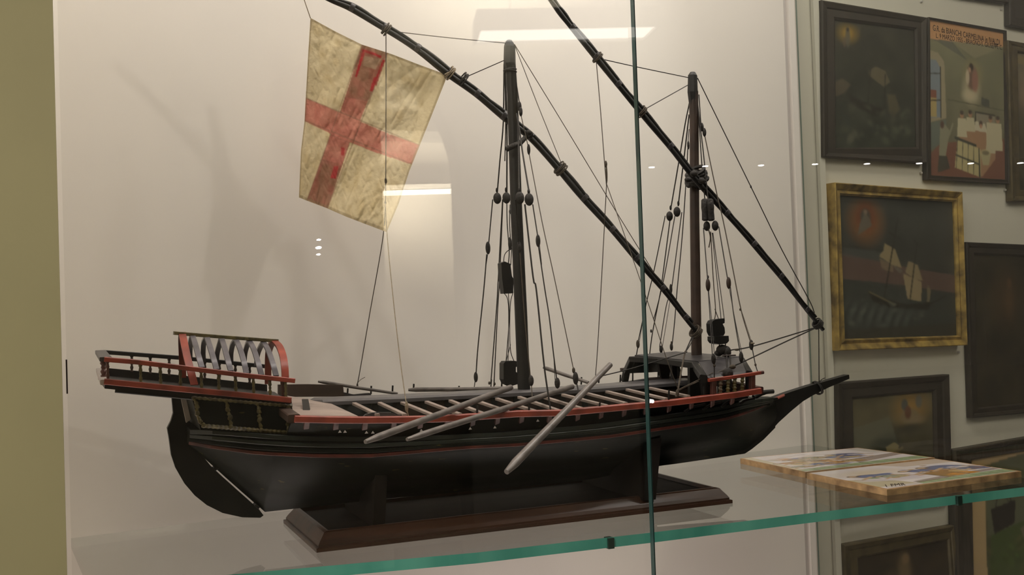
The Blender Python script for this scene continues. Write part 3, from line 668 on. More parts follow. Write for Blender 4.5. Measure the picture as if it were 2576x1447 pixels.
y1o = yard([(640, -108), (735, -52), (830, -3), (885, 20), (968, 70), (1050, 122), (1130, 185), (1200, 236), (1268, 292), (1333, 343), (1408, 426), (1470, 499), (1540, 577), (1602, 650), (1667, 725), (1725, 799), (1755, 834)], Y1, 'main_yard',
           [(790, -20), (885, 22), (970, 72), (1050, 124), (1130, 186), (1200, 237), (1264, 290), (1335, 345), (1408, 428), (1470, 500), (1540, 577), (1603, 651), (1668, 727), (1725, 800)], 23, 13)
y2o = yard([(1275, -150), (1330, -75), (1385, -3), (1413, 35), (1440, 69), (1500, 142), (1555, 211), (1616, 284), (1686, 368), (1748, 447), (1828, 536), (1896, 614), (1964, 695), (2030, 779), (2072, 829)], Y2, 'fore_yard',
           [(1330, -75), (1438, 66), (1500, 142), (1556, 212), (1618, 286), (1687, 369), (1829, 537), (1897, 615), (1965, 695), (2033, 781)], 21, 11)
def wrap(x, y, Y, r, m_, n_=3, axis=(1, 0, -1), parent=ship, name='rope_lashing', step=.0024, tr=.0011):
    mb = MB(); ax = unit(axis); c = A(x, y, Y)
    for k in range(n_): mb.tube(ring(c+ax*step*(k-(n_-1)/2), ax+np.array([.1*(-1)**k, 0, .1]), r, tr), tr, 5)
    return mb.build(name, m_, parent, True)
wrap(972, 74, Y1(972), .0085, HEMP, 3); wrap(1165, 199, Y1(1165), .0095, ROPE, 3); wrap(1750, 836, Y1(1750), .0095, HEMP, 4)
wrap(1410, 425, Y1(1410), .010, HEMP, 4); wrap(1503, 145, Y2(1503), .0085, HEMP, 2); wrap(1614, 281, Y2(1614), .0085, HEMP, 3); wrap(2057, 815, Y2(2057), .0075, ROPE, 4)
wrap(1132, 184, Y1(1132), .0095, TWINE, 3)
wrap(1753, 443, 1.368, .014, ROPE, 4, (.5, .2, -1), tr=.003, step=.005); wrap(1741, 450, 1.375, .012, ROPE, 2, (1, 0, -.6), tr=.003)
wrap(1752, 470, YC, .0088, ROPE, 3, (0, 0, 1), m2); wrap(1283, 178, YC, .0088, ROPE, 2, (0, 0, 1), m1)
mb = MB(); pts = spl([A(1277, 374, 1.37), A(1290, 368, 1.365), A(1308, 360, 1.368), A(1322, 346, 1.385), A(1336, 338, 1.395)], 4)
for p in pts: mb.ell(p, .0034, .0034, .0042, nu=8, nv=5)
mb.build('parrel_collar', ROPE, ship, True)
mb = MB(); mb.ell(A(1330, 334, 1.38), .005, .004, .004); mb.ell(A(1745, 437, 1.345), .006, .005, .005); mb.ell(A(1731, 452, 1.345), .006, .004, .004); mb.ell(A(1765, 455, 1.345), .006, .004, .005); mb.build('parrel_knot', ROPE, ship, True)

# standing and running rigging: every rope a part, every block a part
K = YC/F
def rope(pts, Ys, r=1.1, m_=ROPE):
    n_ = len(pts)
    if not hasattr(Ys, '__len__'): Ys = [Ys]*n_
    if len(Ys) == 2 and n_ > 2:
        L = np.cumsum([0]+[math.dist(pts[i], pts[i+1]) for i in range(n_-1)]); Ys = list(Ys[0]+(Ys[1]-Ys[0])*L/L[-1])
    P = [A(x, y, Y) for (x, y), Y in zip(pts, Ys)]; ex = min(6, math.dist(pts[0], pts[1])*.3)*K
    P[0] = P[0]-unit(P[1]-P[0])*ex; P[-1] = P[-1]+unit(P[-1]-P[-2])*ex; P = spl(P, 5)
    return MB().tube(P, r*K*1.08, 6).build('rope', m_, ship, True)
def block(x, y, Y, w, h, m_=ROPE, name='block', axis=None):
    c = A(x, y, Y); o = MB().ell(c, w/2*K*1.1, w/2*K*.85, h/2*K*1.1, axis, 10, 8).build(name, m_, ship, True); return o
ne, fa = RY+.01, 2*YC-RY-.01
rope([(972, 77), (1120, 94), (1268, 108)], [Y1(972), 1.39], 1.0, HEMP)
rope([(1165, 197), (1268, 152)], [Y1(1165), 1.385], 1.2)
rope([(971, 76), (971, 250), (970.5, 450), (969.6, 509), (963, 600), (930, 790), (906, 930), (899, 967)], [1.43, 1.425, 1.42, 1.42, 1.43, 1.46, 1.49, fa], 1.1, HEMP)
rope([(899, 967), (901, 962), (908, 955), (917, 950)], fa, .8, HEMP)
rope([(969.6, 509), (974.5, 600), (990, 760), (1006, 900), (1022, 1016), (1026, 1040)], [1.42, 1.40, 1.35, 1.30, 1.25, ne], 1.1, TWINE)
block(970.5, 455, 1.42, 6, 16, HEMP, 'knot'); block(969.6, 510, 1.42, 5, 9, HEMP, 'knot'); block(1023, 1024, ne, 8, 24, TWINE, 'knot')
block(899, 972, fa, 5, 16, HEMP, 'knot')
rope([(1296, 117), (1352, 262), (1412, 411)], [1.38, 1.37], .9, HEMP)
rope([(1297, 116), (1428, 330), (1560, 549), (1645, 686)], [1.38, 1.36], 1.0, HEMP)
rope([(1499.5, 149), (1510, 270), (1520, 400), (1525, 460)], [Y2(1500), 1.36], 1.1, HEMP)
block(1524, 413, 1.36, 8, 18, HEMP, 'knot'); block(1526, 436, 1.36, 5, 50, HEMP, 'knot')
rope([(1526, 462), (1513.6, 697), (1503, 880), (1498, 946)], [1.36, 1.40, 1.46, fa], 1.1, HEMP)
rope([(1527, 466), (1560, 560), (1633, 770), (1675, 898), (1704, 974)], [1.36, 1.34, 1.28, 1.25, ne], 1.0, HEMP)
rope([(1502, 146), (1600, 168), (1730, 195)], [Y2(1502), 1.38], 1.2); rope([(1622, 275), (1729, 215)], [Y2(1620), 1.38], 1.2)
rope([(1757, 201), (1890, 472), (1966, 627), (2034, 752), (2047, 783)], [1.38, 1.33], 1.4); block(1889, 470, 1.355, 5, 8, ROPE, 'knot')
rope([(2059, 822), (1899, 870), (1845, 880), (1822, 884)], [1.335, 1.36], 1.7); rope([(2057, 823), (1973, 861.5), (1875, 908), (1826, 929)], [1.335, 1.26], 1.7)
rope([(1826, 929), (1712, 980)], [1.26, ne], 1.4, HEMP); rope([(1790, 940), (1712, 978)], [1.25, ne], 1.1, HEMP)
block(1854, 880, 1.355, 16, 6, HEMP, 'knot')
rope([(2059.5, 822), (2060.6, 964)], [1.335, YC], 1.5); block(2059, 966, YC, 12, 9, ROPE, 'knot'); rope([(2060, 964), (2066, 956), (2073, 952)], YC-.008, 1.2)
wrap(2056, 976, YC, .011, ROPE, 2, (1, 0, .3))
rope([(1518, 945), (1590, 927), (1724, 887)], [1.30, 1.30], 1.5); rope([(1740, 850), (1732, 868), (1723, 888)], [1.345, 1.30], 1.8); rope([(1744, 850), (1736, 868), (1723, 888)], [1.345, 1.30], 1.3)
rope([(1723, 888), (1718, 911), (1712, 944), (1706, 978), (1701, 995)], [1.30, ne], 2.3, HEMP); block(1704, 990, ne, 9, 20, HEMP, 'knot')
# main mast shrouds
fb_, nb2 = fa, ne
rope([(1268, 166), (1266, 308), (1258, 400), (1251, 484)], [1.395, 1.46], 1.8); rope([(1270, 168), (1275, 308), (1275, 484)], [1.395, 1.45], 2.0)
rope([(1270, 172), (1272, 308), (1270, 400)], [1.39, 1.43], 1.4); rope([(1303, 300), (1305, 400), (1306, 484)], [1.37, 1.30], 2.0); rope([(1300, 290), (1308, 334), (1315, 387), (1330, 478)], [1.37, 1.30], 2.0)
for x, y, Y in ((1251, 499, 1.46), (1274, 498, 1.45), (1307.5, 498, 1.30), (1331, 502, 1.30)):
    block(x, y, Y, 23, 30, ROPE, 'deadeye'); block(x-1, y-20, Y, 7, 14, ROPE, 'knot')
rope([(1239, 507), (1230, 606)], [1.46, 1.475], 1.5); block(1227.5, 624, 1.475, 14, 34); rope([(1224, 645), (1216.6, 734), (1202.6, 871), (1198, 935)], [1.475, fb_], 1.6); rope([(1227, 640), (1221, 680)], 1.475, .8)
block(1197, 949, fb_, 12, 28); rope([(1195, 960), (1192, 982)], fb_, 1.2)
rope([(1264, 507), (1253.6, 697), (1249, 778), (1235, 961)], [1.46, fb_], 1.5); rope([(1265, 507), (1257, 697), (1252, 778), (1243, 961)], [1.455, fb_-.01], 1.4)
block(1231, 964, fb_, 7, 9, HEMP, 'knot'); block(1244, 966, fb_-.01, 7, 9, HEMP, 'knot'); rope([(1236, 960), (1234, 982)], fb_, 1.6); rope([(1243, 960), (1242, 982)], fb_-.01, 1.6)
rope([(1275, 511), (1276, 564), (1281, 630), (1279, 662)], [1.45, 1.42], 1.5); rope([(1283, 520), (1282, 560), (1284, 600)], [1.43, 1.42], 1.3); block(1283, 533, 1.43, 6, 12); block(1283, 613, 1.42, 11, 34)
rope([(1282, 628), (1270, 640), (1267, 662)], 1.415, 1.1); rope([(1287, 628), (1285, 662)], 1.415, 1.1)
def tackle(px, Y, t_, name='tackle_block'):
    return MB().prism(PC(px, Y), (0, t_, 0)).build(name, BLACK, ship)
tackle([(1261, 662), (1270, 658), (1284, 664), (1288, 695), (1292, 702), (1291, 738), (1268, 739), (1263, 700)], 1.408, .014)
rope([(1268, 739), (1279, 768), (1278, 905)], 1.41, 1.0); rope([(1290, 739), (1283.5, 771), (1283.5, 874), (1293, 908)], 1.41, 1.0); rope([(1279, 740), (1281, 800), (1273, 908)], 1.414, 1.0); rope([(1283, 872), (1273, 910)], 1.41, .9)
tackle([(1267, 915), (1272, 909), (1295, 908), (1304, 910), (1304, 920), (1298, 924), (1298, 936), (1305, 940), (1305, 966), (1285, 972), (1272, 966), (1267, 955)], 1.408, .016)
rope([(1297, 507), (1305, 608)], [1.30, 1.33], 1.4); block(1306, 622, 1.335, 12, 28); rope([(1308, 636), (1320, 800), (1334, 945)], [1.335, 1.33], 1.3, HEMP); block(1336, 958, 1.325, 14, 26); rope([(1337, 970), (1339, 1000)], [1.325, 1.31], 1.3, HEMP)
rope([(1321, 520), (1341, 697), (1349, 728), (1367.5, 908), (1378, 986), (1385, 1032)], [1.30, ne], 2.0)
rope([(1341, 520), (1352, 590)], [1.30, 1.29], 1.4); block(1353.5, 606, 1.29, 12, 30); rope([(1355, 622), (1370.6, 728), (1381.5, 796), (1392, 887), (1400, 950)], [1.29, 1.28], 1.4); rope([(1393, 895), (1396, 950)], 1.285, .8); rope([(1358, 624), (1362, 660)], 1.289, .8); block(1402, 964, 1.28, 14, 26)
rope([(1297, 197), (1306, 255)], [1.38, 1.375], 1.4); block(1307, 268, 1.375, 11, 26); block(1310, 281, 1.373, 10, 24); rope([(1312, 296), (1328, 366)], [1.373, 1.36], 1.1, HEMP); block(1330, 376, 1.36, 9, 27, ROPE)
rope([(1332, 392), (1364, 560), (1394, 697), (1442, 926)], [1.36, 1.26], 1.1, HEMP); block(1443, 932, 1.26, 8, 14, HEMP, 'knot'); block(1448, 952, 1.258, 14, 30); rope([(1451, 966), (1456, 988)], [1.258, 1.25], 1.6)
# fore mast shrouds
rope([(1733, 265), (1723, 315), (1706.5, 414), (1688, 522)], [1.395, 1.44], 1.7); rope([(1733, 293), (1720, 403), (1706.5, 514)], [1.395, 1.43], 1.8)
block(1684.4, 544, 1.44, 20, 27, ROPE, 'deadeye'); block(1703, 533, 1.43, 21, 28, ROPE, 'deadeye'); block(1687, 523, 1.44, 7, 14, ROPE, 'knot'); block(1706.5, 512, 1.43, 7, 14, ROPE, 'knot')
block(1731.5, 365, 1.40, 7, 24); rope([(1731, 354), (1733, 330)], 1.40, 1.1); rope([(1730, 378), (1727, 436), (1719, 558), (1712, 642), (1703, 734), (1697, 810), (1691, 866)], [1.40, 1.50], 1.4); block(1689, 873, 1.50, 10, 22)
rope([(1672.5, 548), (1645, 682), (1627, 758), (1606, 857)], [1.44, 1.5], 1.4); rope([(1620, 790), (1609, 857)], 1.495, .7); block(1604.7, 866, 1.5, 11, 24, HEMP); rope([(1604, 877), (1601, 893)], 1.5, 1.6)
rope([(1685, 557), (1666, 703), (1660, 743), (1642, 834), (1634.5, 890)], [1.44, 1.5], 1.5); block(1638, 833, 1.49, 6, 10, ROPE, 'knot')
rope([(1697, 548), (1671, 697), (1652, 776), (1645, 800)], [1.43, 1.49], 1.3); rope([(1714.5, 539), (1691, 716)], [1.43, 1.46], 1.3); block(1687.7, 727, 1.46, 9, 28)
rope([(1684.7, 745), (1675.5, 773), (1660, 869)], [1.46, 1.5], 1.2); rope([(1687, 745), (1680, 790), (1667, 869)], [1.46, 1.5], .8); block(1663, 879, 1.5, 11, 22); block(1689, 862, 1.5, 5, 8, HEMP, 'knot')
rope([(1758.5, 243), (1763, 309)], [1.38, 1.375], 1.5); block(1766, 320, 1.375, 10, 24); block(1772, 333, 1.372, 11, 24); rope([(1773, 342), (1803, 486), (1818.5, 552), (1840, 658), (1864, 779), (1887, 857)], [1.372, 1.26], 1.5, HEMP); block(1862, 779, 1.30, 5, 7, HEMP, 'knot')
rope([(1868, 790), (1890, 858)], [1.3, 1.262], .7, HEMP); block(1890, 868, 1.26, 12, 26); block(1893, 864, 1.258, 12, 5, TWINE, 'knot'); rope([(1893, 880), (1901, 920), (1907, 937)], [1.26, RY+.005], 1.4); block(1900.5, 918, RY+.008, 6, 7, HEMP, 'knot')
rope([(1756, 270), (1769, 381), (1781, 500)], [1.38, 1.34], 1.7); rope([(1758, 300), (1766, 420), (1773, 500)], [1.38, 1.345], 1.6)
for x, Y in ((1773, 1.342), (1785, 1.337)):
    p, q_ = A(x, 500, Y), A(x+4 if x > 1780 else x+2, 556, Y); MB().lathe(p, q_, [(0, .003), (.06, .0055), (.4, .006), (.6, .0052), (.95, .0055), (1, .003)], 10).build('long_block', ROPE, ship, True)
block(1778, 569, 1.342, 19, 26, ROPE, 'deadeye'); block(1799, 568, 1.335, 19, 27, ROPE, 'deadeye')
rope([(1770, 578), (1779.5, 696)], [1.342, 1.30], 1.5); block(1781, 717, 1.30, 13, 33, BROWN); block(1781, 697, 1.30, 5, 9, ROPE, 'knot'); rope([(1782, 735), (1786.5, 803), (1792, 892)], [1.30, ne], 1.3); rope([(1783, 735), (1790, 803), (1797, 892)], [1.30, ne], .9)
block(1795, 903, ne, 12, 26); block(1797, 920, ne, 7, 8, HEMP, 'knot'); rope([(1797, 915), (1797, 955)], ne, 1.5)
rope([(1809, 575), (1829, 694)], [1.335, 1.30], 1.5); block(1833, 712, 1.30, 13, 31, BROWN); rope([(1838, 728), (1846, 794), (1862, 888)], [1.30, 1.262], 1.3); rope([(1835, 728), (1850, 810), (1866, 888)], [1.30, 1.262], .8); block(1864.5, 899, 1.262, 12, 28)
rope([(1783, 580), (1787, 598), (1784, 618)], 1.338, 1.6, HEMP); rope([(1788, 588), (1794, 697), (1800, 782), (1796, 807)], [1.338, 1.33], 1.3, HEMP); rope([(1800, 782), (1808, 804)], 1.33, 1.0)
rope([(1792, 591), (1814, 803)], [1.336, 1.33], 1.0); rope([(1794, 591), (1822, 803)], [1.336, 1.33], 1.0)
tackle([(1790, 815), (1794, 807), (1800, 804), (1823, 801), (1823, 813), (1818, 815), (1823, 825), (1824, 838), (1820, 845), (1796, 846), (1791, 835)], 1.325, .014)
tackle([(1797, 847), (1833, 845), (1834, 858), (1829, 864), (1814, 867), (1802, 864), (1797, 857)], 1.322, .018)
mb = MB(); mb.ell(A(1817, 880, 1.33), .0095, .008, .0075); mb.ell(A(1829, 886, 1.325), .006, .006, .009); mb.ell(A(1808, 888, 1.335), .006, .006, .005); mb.build('rope_coil', ROPE, ship, True)
rope([(1810, 866), (1809, 878)], 1.33, 1.6); rope([(1825, 866), (1825, 878)], 1.33, 1.6); rope([(1828, 893), (1829, 938)], [1.32, RY+.02], 2.2); rope([(1836, 893), (1838, 938)], [1.32, RY+.02], 2.2)
rope([(1822, 895), (1846, 894)], 1.315, 2.0, BROWN)
mb = MB(); mb.ell(A(1831, 940, RY+.012), .008, .006, .008); mb.build('rope_coil', ROPE, ship, True); block(1843, 923, RY+.02, 17, 12, HEMP, 'knot')
# cradle boards of the stand follow the hull
for xa_, xb_, nm in ((936, 966, 'cradle_board'), (1617, 1649, 'cradle_board')):
    pa, pb = AZ(xa_, 1322 if xa_ < 1000 else 1256, ZT), AZ(xb_, 1322 if xa_ < 1000 else 1250, ZT); Yn = pa[1]-.012
    Xa, Xb = A(xa_, 1240, Yn)[0], A(xb_, 1240, Yn)[0]
    h = hullpts((Xa+Xb)/2); zt_ = h[4][1]
    rs = []
    for X in (Xa, Xb):
        hh = hullpts(X); rs.append([(X, Yn, ZT), (X, 2*YC-Yn, ZT), (X, 2*YC-Yn+.022, hh[3][1]-.004)]+[(X, YC+b_*.98, z_+.002) for b_, z_ in hh[4:]][:]+[(X, YC-b_*.98, z_+.002) for b_, z_ in reversed(hh[4:])]+[(X, Yn-.022, hh[3][1]-.004)])
    MB().loft(rs).build(nm, mat('dark_cradle_wood', (.020, .015, .012), .65, noise=.4, scale=30, spec=.15), stand)

# ------------------------------------------------------------------ oars lying on the ship
def oar(p, q, Yp, Yq, w0, w1, label, m_=OARW):
    a, b = A(*p, Yp), A(*q, Yq); r0, r1 = w0/2*Yp/F*1.12, w1/2*Yq/F*1.12; n_ = 14
    o = thing('oar', label, 'oar', a, 'loose oars on the galley')
    MB().tube([a+(b-a)*t+np.array([0, 0, .0002*math.sin(t*9)]) for t in np.linspace(0, 1, n_+1)]+[b+(b-a)*.004], [r0*.6]+[r0+(r1-r0)*t for t in np.linspace(1/n_, 1, n_)]+[r1*.45], 10).build('shaft', m_, o, True)
    return o
oar((919, 1112), (1285, 975), 1.13, 1.31, 17, 14, 'grey wooden oar across the near rail, aft of the three and lower end at left')
oar((1024, 1106), (1440, 973), 1.14, 1.31, 15, 13, 'weathered oar across the near rail, between the aft oar and the steep one')
oar((1274, 1188), (1535, 918), 1.135, 1.27, 23, 14, 'steepest and thickest grey oar hanging down in front of the hull')
oar((800, 960), (1000, 991), 1.52, 1.49, 8, 7, 'short oar sloping over the far rail near the stern')
oar((1027, 981), (1290, 978), 1.50, 1.46, 11, 11, 'oar lying level along the far rail behind the gangway')
oar((1367, 925), (1480, 963), 1.53, 1.47, 10, 8, 'oar stub raised over the far rail just forward of the main mast')

# ------------------------------------------------------------------ flag
FW, FH = 230, 270
Tc, Bc = [(781, 45), (845, 80), (910, 112), (985, 136), (1055, 163), (1126, 189)], [(752, 497), (772, 505), (820, 523), (870, 545), (925, 566), (973, 584)]
Lc, Rc = [(781, 45), (775, 140), (769, 248), (766, 305), (757, 380), (752, 497)], [(1126, 189), (1092, 275), (1055, 368), (1030, 430), (1003, 512), (973, 584)]
def cur(c, t):
    c = np.array(c, float); L = np.r_[0, np.cumsum(np.hypot(*np.diff(c, axis=0).T))]; L /= L[-1]
    return np.stack([np.interp(t, L, c[:, 0]), np.interp(t, L, c[:, 1])], -1)
u, v = np.linspace(0, 1, FW), np.linspace(0, 1, FH); T_, B_, L_, Rr = cur(Tc, u), cur(Bc, u), cur(Lc, v), cur(Rc, v)
UU, VV = np.meshgrid(u, v); UU3, VV3 = UU[..., None], VV[..., None]
PX = (1-VV3)*T_[None]+VV3*B_[None]+(1-UU3)*L_[:, None]+UU3*Rr[:, None]-((1-UU3)*(1-VV3)*T_[0]+UU3*(1-VV3)*T_[-1]+(1-UU3)*VV3*B_[0]+UU3*VV3*B_[-1])
rdg = lambda f, sd, a: 1-np.abs(2*vnoise(UU*math.cos(a)+VV*math.sin(a)+1, (VV*math.cos(a)-UU*math.sin(a))*.35+1, f, sd)-1)
wr = .0035*np.sin(UU*7+VV*5+2*vnoise(UU, VV, 3, 3))+.0026*rdg(9, 5, .7)+.0021*rdg(13, 6, -.5)+.0015*rdg(24, 9, .3)+.0009*rdg(37, 12, -.9)+.0012*(vnoise(UU, VV, 34, 9)-.5)
YY = 1.478+(1.418-1.478)*UU+.012*np.sin(VV*2.6)*(1-UU*.6)+wr*np.clip(np.minimum(UU, 1-UU)*8+.3, 0, 1)
pts = np.array([[A(PX[j, i, 0], PX[j, i, 1], YY[j, i]) for i in range(FW)] for j in range(FH)])
pa = Pt(FW, FH, (.78, .67, .43), (.74, .62, .38)); pa.U, pa.V = PX[..., 0], PX[..., 1]
n1 = vnoise(UU, VV, 6, 21); n2 = vnoise(UU, VV, 18, 23)
pa.mix(np.clip((n1-.45)*1.3, 0, .55), (.78, .68, .46)); pa.mix(np.clip((n2-.55)*1.2, 0, .4), (.62, .48, .24))
pink, brn, crim = (.66, .27, .20), (.36, .19, .115), (.50, .035, .04)
pa.poly([(912, 110), (976, 131), (905, 305), (880, 360), (824, 525), (772, 503), (820, 370), (862, 262)], (.44, .20, .14))
pa.poly([(912, 112), (972, 132), (930, 250), (870, 245)], brn, .75); pa.poly([(815, 410), (858, 425), (824, 525), (776, 503)], brn, .75)
pa.poly([(872, 245), (925, 255), (905, 305), (858, 282)], pink, .8); pa.poly([(830, 340), (878, 360), (860, 415), (812, 400)], pink, .8)
for q in ([(912, 125), (919, 128), (898, 195), (893, 192)], [(963, 150), (970, 152), (947, 215), (938, 213)], [(912, 123), (960, 140), (958, 146), (910, 128)], [(940, 195), (950, 192), (938, 232), (930, 228)], [(840, 418), (852, 418), (845, 450), (831, 448)], [(858, 370), (867, 372), (866, 392), (858, 390)]): pa.poly(q, crim)
pa.poly([(918, 140), (958, 150), (945, 175), (912, 165)], (.55, .42, .28), .5)
pa.poly([(766, 246), (830, 272), (905, 305), (980, 338), (1060, 366), (1036, 414), (940, 382), (860, 350), (764, 304)], pink)
pa.mix(np.clip((n2-.4)*1.2, 0, .35)*((pa.c[..., 0]/(pa.c[..., 1]+1e-6)) > 1.9), (.45, .10, .08))
sc = (((UU < .012) | (UU > .985) | (VV < .012) | (VV > .985))*.55); pa.mix(sc, (.30, .22, .12))
for a, b in (([766, 303], [1036, 413]), ([768, 246], [1058, 366]), ([976, 133], [824, 523]), ([911, 112], [773, 503])): pa.line(a, b, 2.0, (.33, .17, .11), .6)
flag = thing('flag', 'faded cream flag with worn red cross hanging from the main yard', 'flag', A(1126, 189, 1.418))
gridmesh('cloth', pts, pa.c, CLOTH, flag)
MB().tube(PC([(781, 46), (770, 14), (757, -25), (745, -50)], 1.46), .0007, 5).build('tie_cord', TWINE, flag)
MB().tube(spl([A(1120, 188, 1.415), A(1128, 184, 1.41), A(1136, 182, 1.408)], 4), .0016, 6).build('tie_cord', TWINE, flag)

# ------------------------------------------------------------------ ceramic tiles on the shelf
def tile(corn, label, name, paint, inscription=None):
    h = .0095; P = [AZ(x, y, ZS+h) for x, y in corn]; c = sum(P)/4
    t = thing('ceramic_tile', label, 'tile', (c[0], c[1], ZS), 'painted ceramic tiles on the glass shelf')
    mb = MB(); q = [p+(c-p)*.004 for p in P]
    mb.loft([[np.array([p[0], p[1], ZS]) for p in P], [np.array([p[0], p[1], ZS+h-.001]) for p in P], [p-[0, 0, .0004] for p in q]]); mb.build('body', CLAY, t)
    w_, h_ = paint.U.shape[1], paint.U.shape[0]; U, Vv = np.meshgrid(np.linspace(.004, .996, w_), np.linspace(.004, .996, h_)); U, Vv = U[..., None], Vv[..., None]
    pts = (1-U)*(1-Vv)*P[0]+U*(1-Vv)*P[1]+U*Vv*P[2]+(1-U)*Vv*P[3]; pts = pts-np.array([0, 0, .0002])
    gridmesh('glaze', pts, paint.c, GLAZE, t); return t, P
OCH, BLU, LIL, GRN, DK, YEL = (.62, .28, .04), (.15, .21, .45), (.84, .78, .79), (.38, .48, .28), (.16, .10, .06), (.66, .50, .22)
def edge(p, col=OCH): return p.mix(((p.U < .012) | (p.U > .988) | (p.V < .015) | (p.V > .985))*.8, col)
# u runs from the left corner towards the far corner, v towards the viewer
t1 = Pt(240, 210, LIL); t1.noise(.08, 8)
t1.poly([(0, .86), (1, .80), (1, .97), (0, .97)], GRN); t1.poly([(0, 0), (.08, 0), (.05, .9), (0, .9)], (.62, .55, .32), .8)
t1.poly([(.55, .62), (1, .5), (1, .62), (.5, .84)], (.30, .22, .17), .8); t1.poly([(.86, .05), (1, 0), (1, .5), (.9, .4)], (.62, .58, .52), .8)
for k in range(9): t1.line((.1+.1*k, .84), (.13+.1*k, .96), .006, DK, .7)
t1.blobs(45, (.12, .15, .55, .8), .085, [OCH, YEL, (.42, .30, .14), LIL, BLU, (.35, .38, .25), (.3, .2, .1)], 5, 1.0)
t1.ell(.66, .42, .13, .17, BLU); t1.ell(.58, .40, .07, .1, (.56, .40, .16)); t1.ell(.7, .3, .05, .05, (.7, .62, .6)); t1.ell(.28, .72, .09, .06, BLU); t1.ell(.42, .68, .08, .07, OCH)
for x, y, k, a_, b_ in ((.16, .52, 1.3, OCH, YEL), (.28, .40, 1.2, YEL, (.5, .45, .4)), (.30, .70, 1.3, BLU, OCH), (.44, .58, 1.4, OCH, LIL), (.42, .34, 1.1, (.40, .42, .28), YEL), (.60, .45, 1.7, BLU, YEL), (.70, .34, 1.5, BLU, LIL), (.12, .74, 1.1, (.36, .40, .28), OCH), (.54, .70, 1.1, YEL, OCH)): t1.fig(x, y, k, a_, b_)
t1.line((.1, .8), (.75, .6), .008, DK, .6); t1.line((.4, .1), (.9, .45), .007, DK, .5); t1.line((.2, .2), (.5, .1), .008, DK, .5); edge(t1)
tile([(1862, 1153), (2157, 1126), (2352, 1151), (2026, 1188)], 'painted tile with many ochre and blue figures, farther of the two by the bow', 'far', t1)
t2 = Pt(290, 230, LIL); t2.noise(.08, 8, 3)
t2.poly([(.28, .88), (1, .82), (1, .975), (.28, .975)], GRN); t2.poly([(.05, .9), (.28, .9), (.28, .985), (.02, .985)], (.72, .66, .62))
t2.poly([(0, .5), (.2, .62), (.27, .9), (0, .9)], (.55, .48, .26), .8); t2.poly([(.5, 0), (1, 0), (1, .25), (.62, .22)], (.62, .46, .28), .6)
t2.ell(.3, .3, .35, .22, (.74, .60, .36), .6, .8)
t2.poly([(.28, .85), (.62, .76), (.98, .72), (.98, .80), (.6, .86), (.28, .92)], (.22, .15, .1), .7)
t2.ell(.28, .60, .27, .13, (.74, .68, .70)); t2.ell(.2, .45, .12, .06, (.70, .64, .66)); t2.ell(.34, .66, .2, .09, (.68, .62, .66), .8)
t2.ell(.24, .46, .12, .06, BLU, 1, .3, .3); t2.ell(.33, .42, .07, .04, BLU); t2.ell(.18, .53, .06, .05, GRN); t2.ell(.29, .58, .05, .05, GRN); t2.ell(.18, .38, .03, .035, (.6, .45, .3)); t2.ell(.30, .62, .035, .03, (.6, .42, .2))
t2.line((.1, .42), (.2, .6), .01, (.35, .28, .2), .8)
t2.poly([(.50, .62), (.62, .55), (.70, .78), (.55, .86)], (.42, .25, .07)); t2.poly([(.55, .66), (.76, .66), (.82, .82), (.62, .84)], OCH); t2.ell(.66, .46, .11, .07, OCH); t2.ell(.62, .50, .12, .10, BLU, 1, .3, .5)
t2.ell(.80, .42, .14, .10, BLU, 1, .3, .6); t2.ell(.90, .60, .08, .1, (.13, .17, .32)); t2.ell(.72, .40, .05, .06, (.6, .48, .2)); t2.ell(.56, .38, .03, .03, (.55, .40, .26)); t2.ell(.72, .28, .03, .03, (.5, .36, .25))
for k in range(9): t2.line((.34+.07*k, .88), (.36+.07*k, .96), .004, DK, .6); t2.line((.355+.07*k, .88), (.375+.07*k, .96), .004, DK, .6)
for x, y, k, a_, b_ in ((.25, .46, 1.7, BLU, (.4, .46, .36)), (.33, .56, 1.2, (.42, .46, .34), YEL), (.62, .50, 1.8, BLU, OCH), (.69, .62, 1.5, OCH, YEL), (.80, .45, 1.9, BLU, LIL), (.90, .62, 1.5, (.14, .18, .34), BLU)): t2.fig(x, y, k, a_, b_, .5)
t2.line((.5, .60), (.66, .58), .012, DK); t2.line((.5, .60), (.55, .84), .012, DK); t2.line((.66, .58), (.72, .82), .012, DK); t2.poly([(.50, .60), (.66, .57), (.72, .70), (.56, .76)], (.42, .22, .05)); t2.line((.53, .66), (.69, .63), .006, DK); t2.line((.55, .72), (.71, .68), .006, DK)
t2.line((.06, .52), (.2, .75), .006, DK, .6); t2.line((.2, .75), (.5, .74), .006, (.4, .32, .34), .6)
t2.blobs(20, (.45, .3, .95, .8), .03, [OCH, DK, BLU, YEL], 9, .8); t2.line((.5, .63), (.62, .82), .006, DK, .8); t2.line((.6, .3), (.95, .5), .006, DK, .5); edge(t2)
tt, TP = tile([(2029, 1190), (2353, 1153.5), (2569, 1185), (2231, 1231)], 'painted tile with a white cloud and brown table, nearer the shelf edge', 'near', t2)

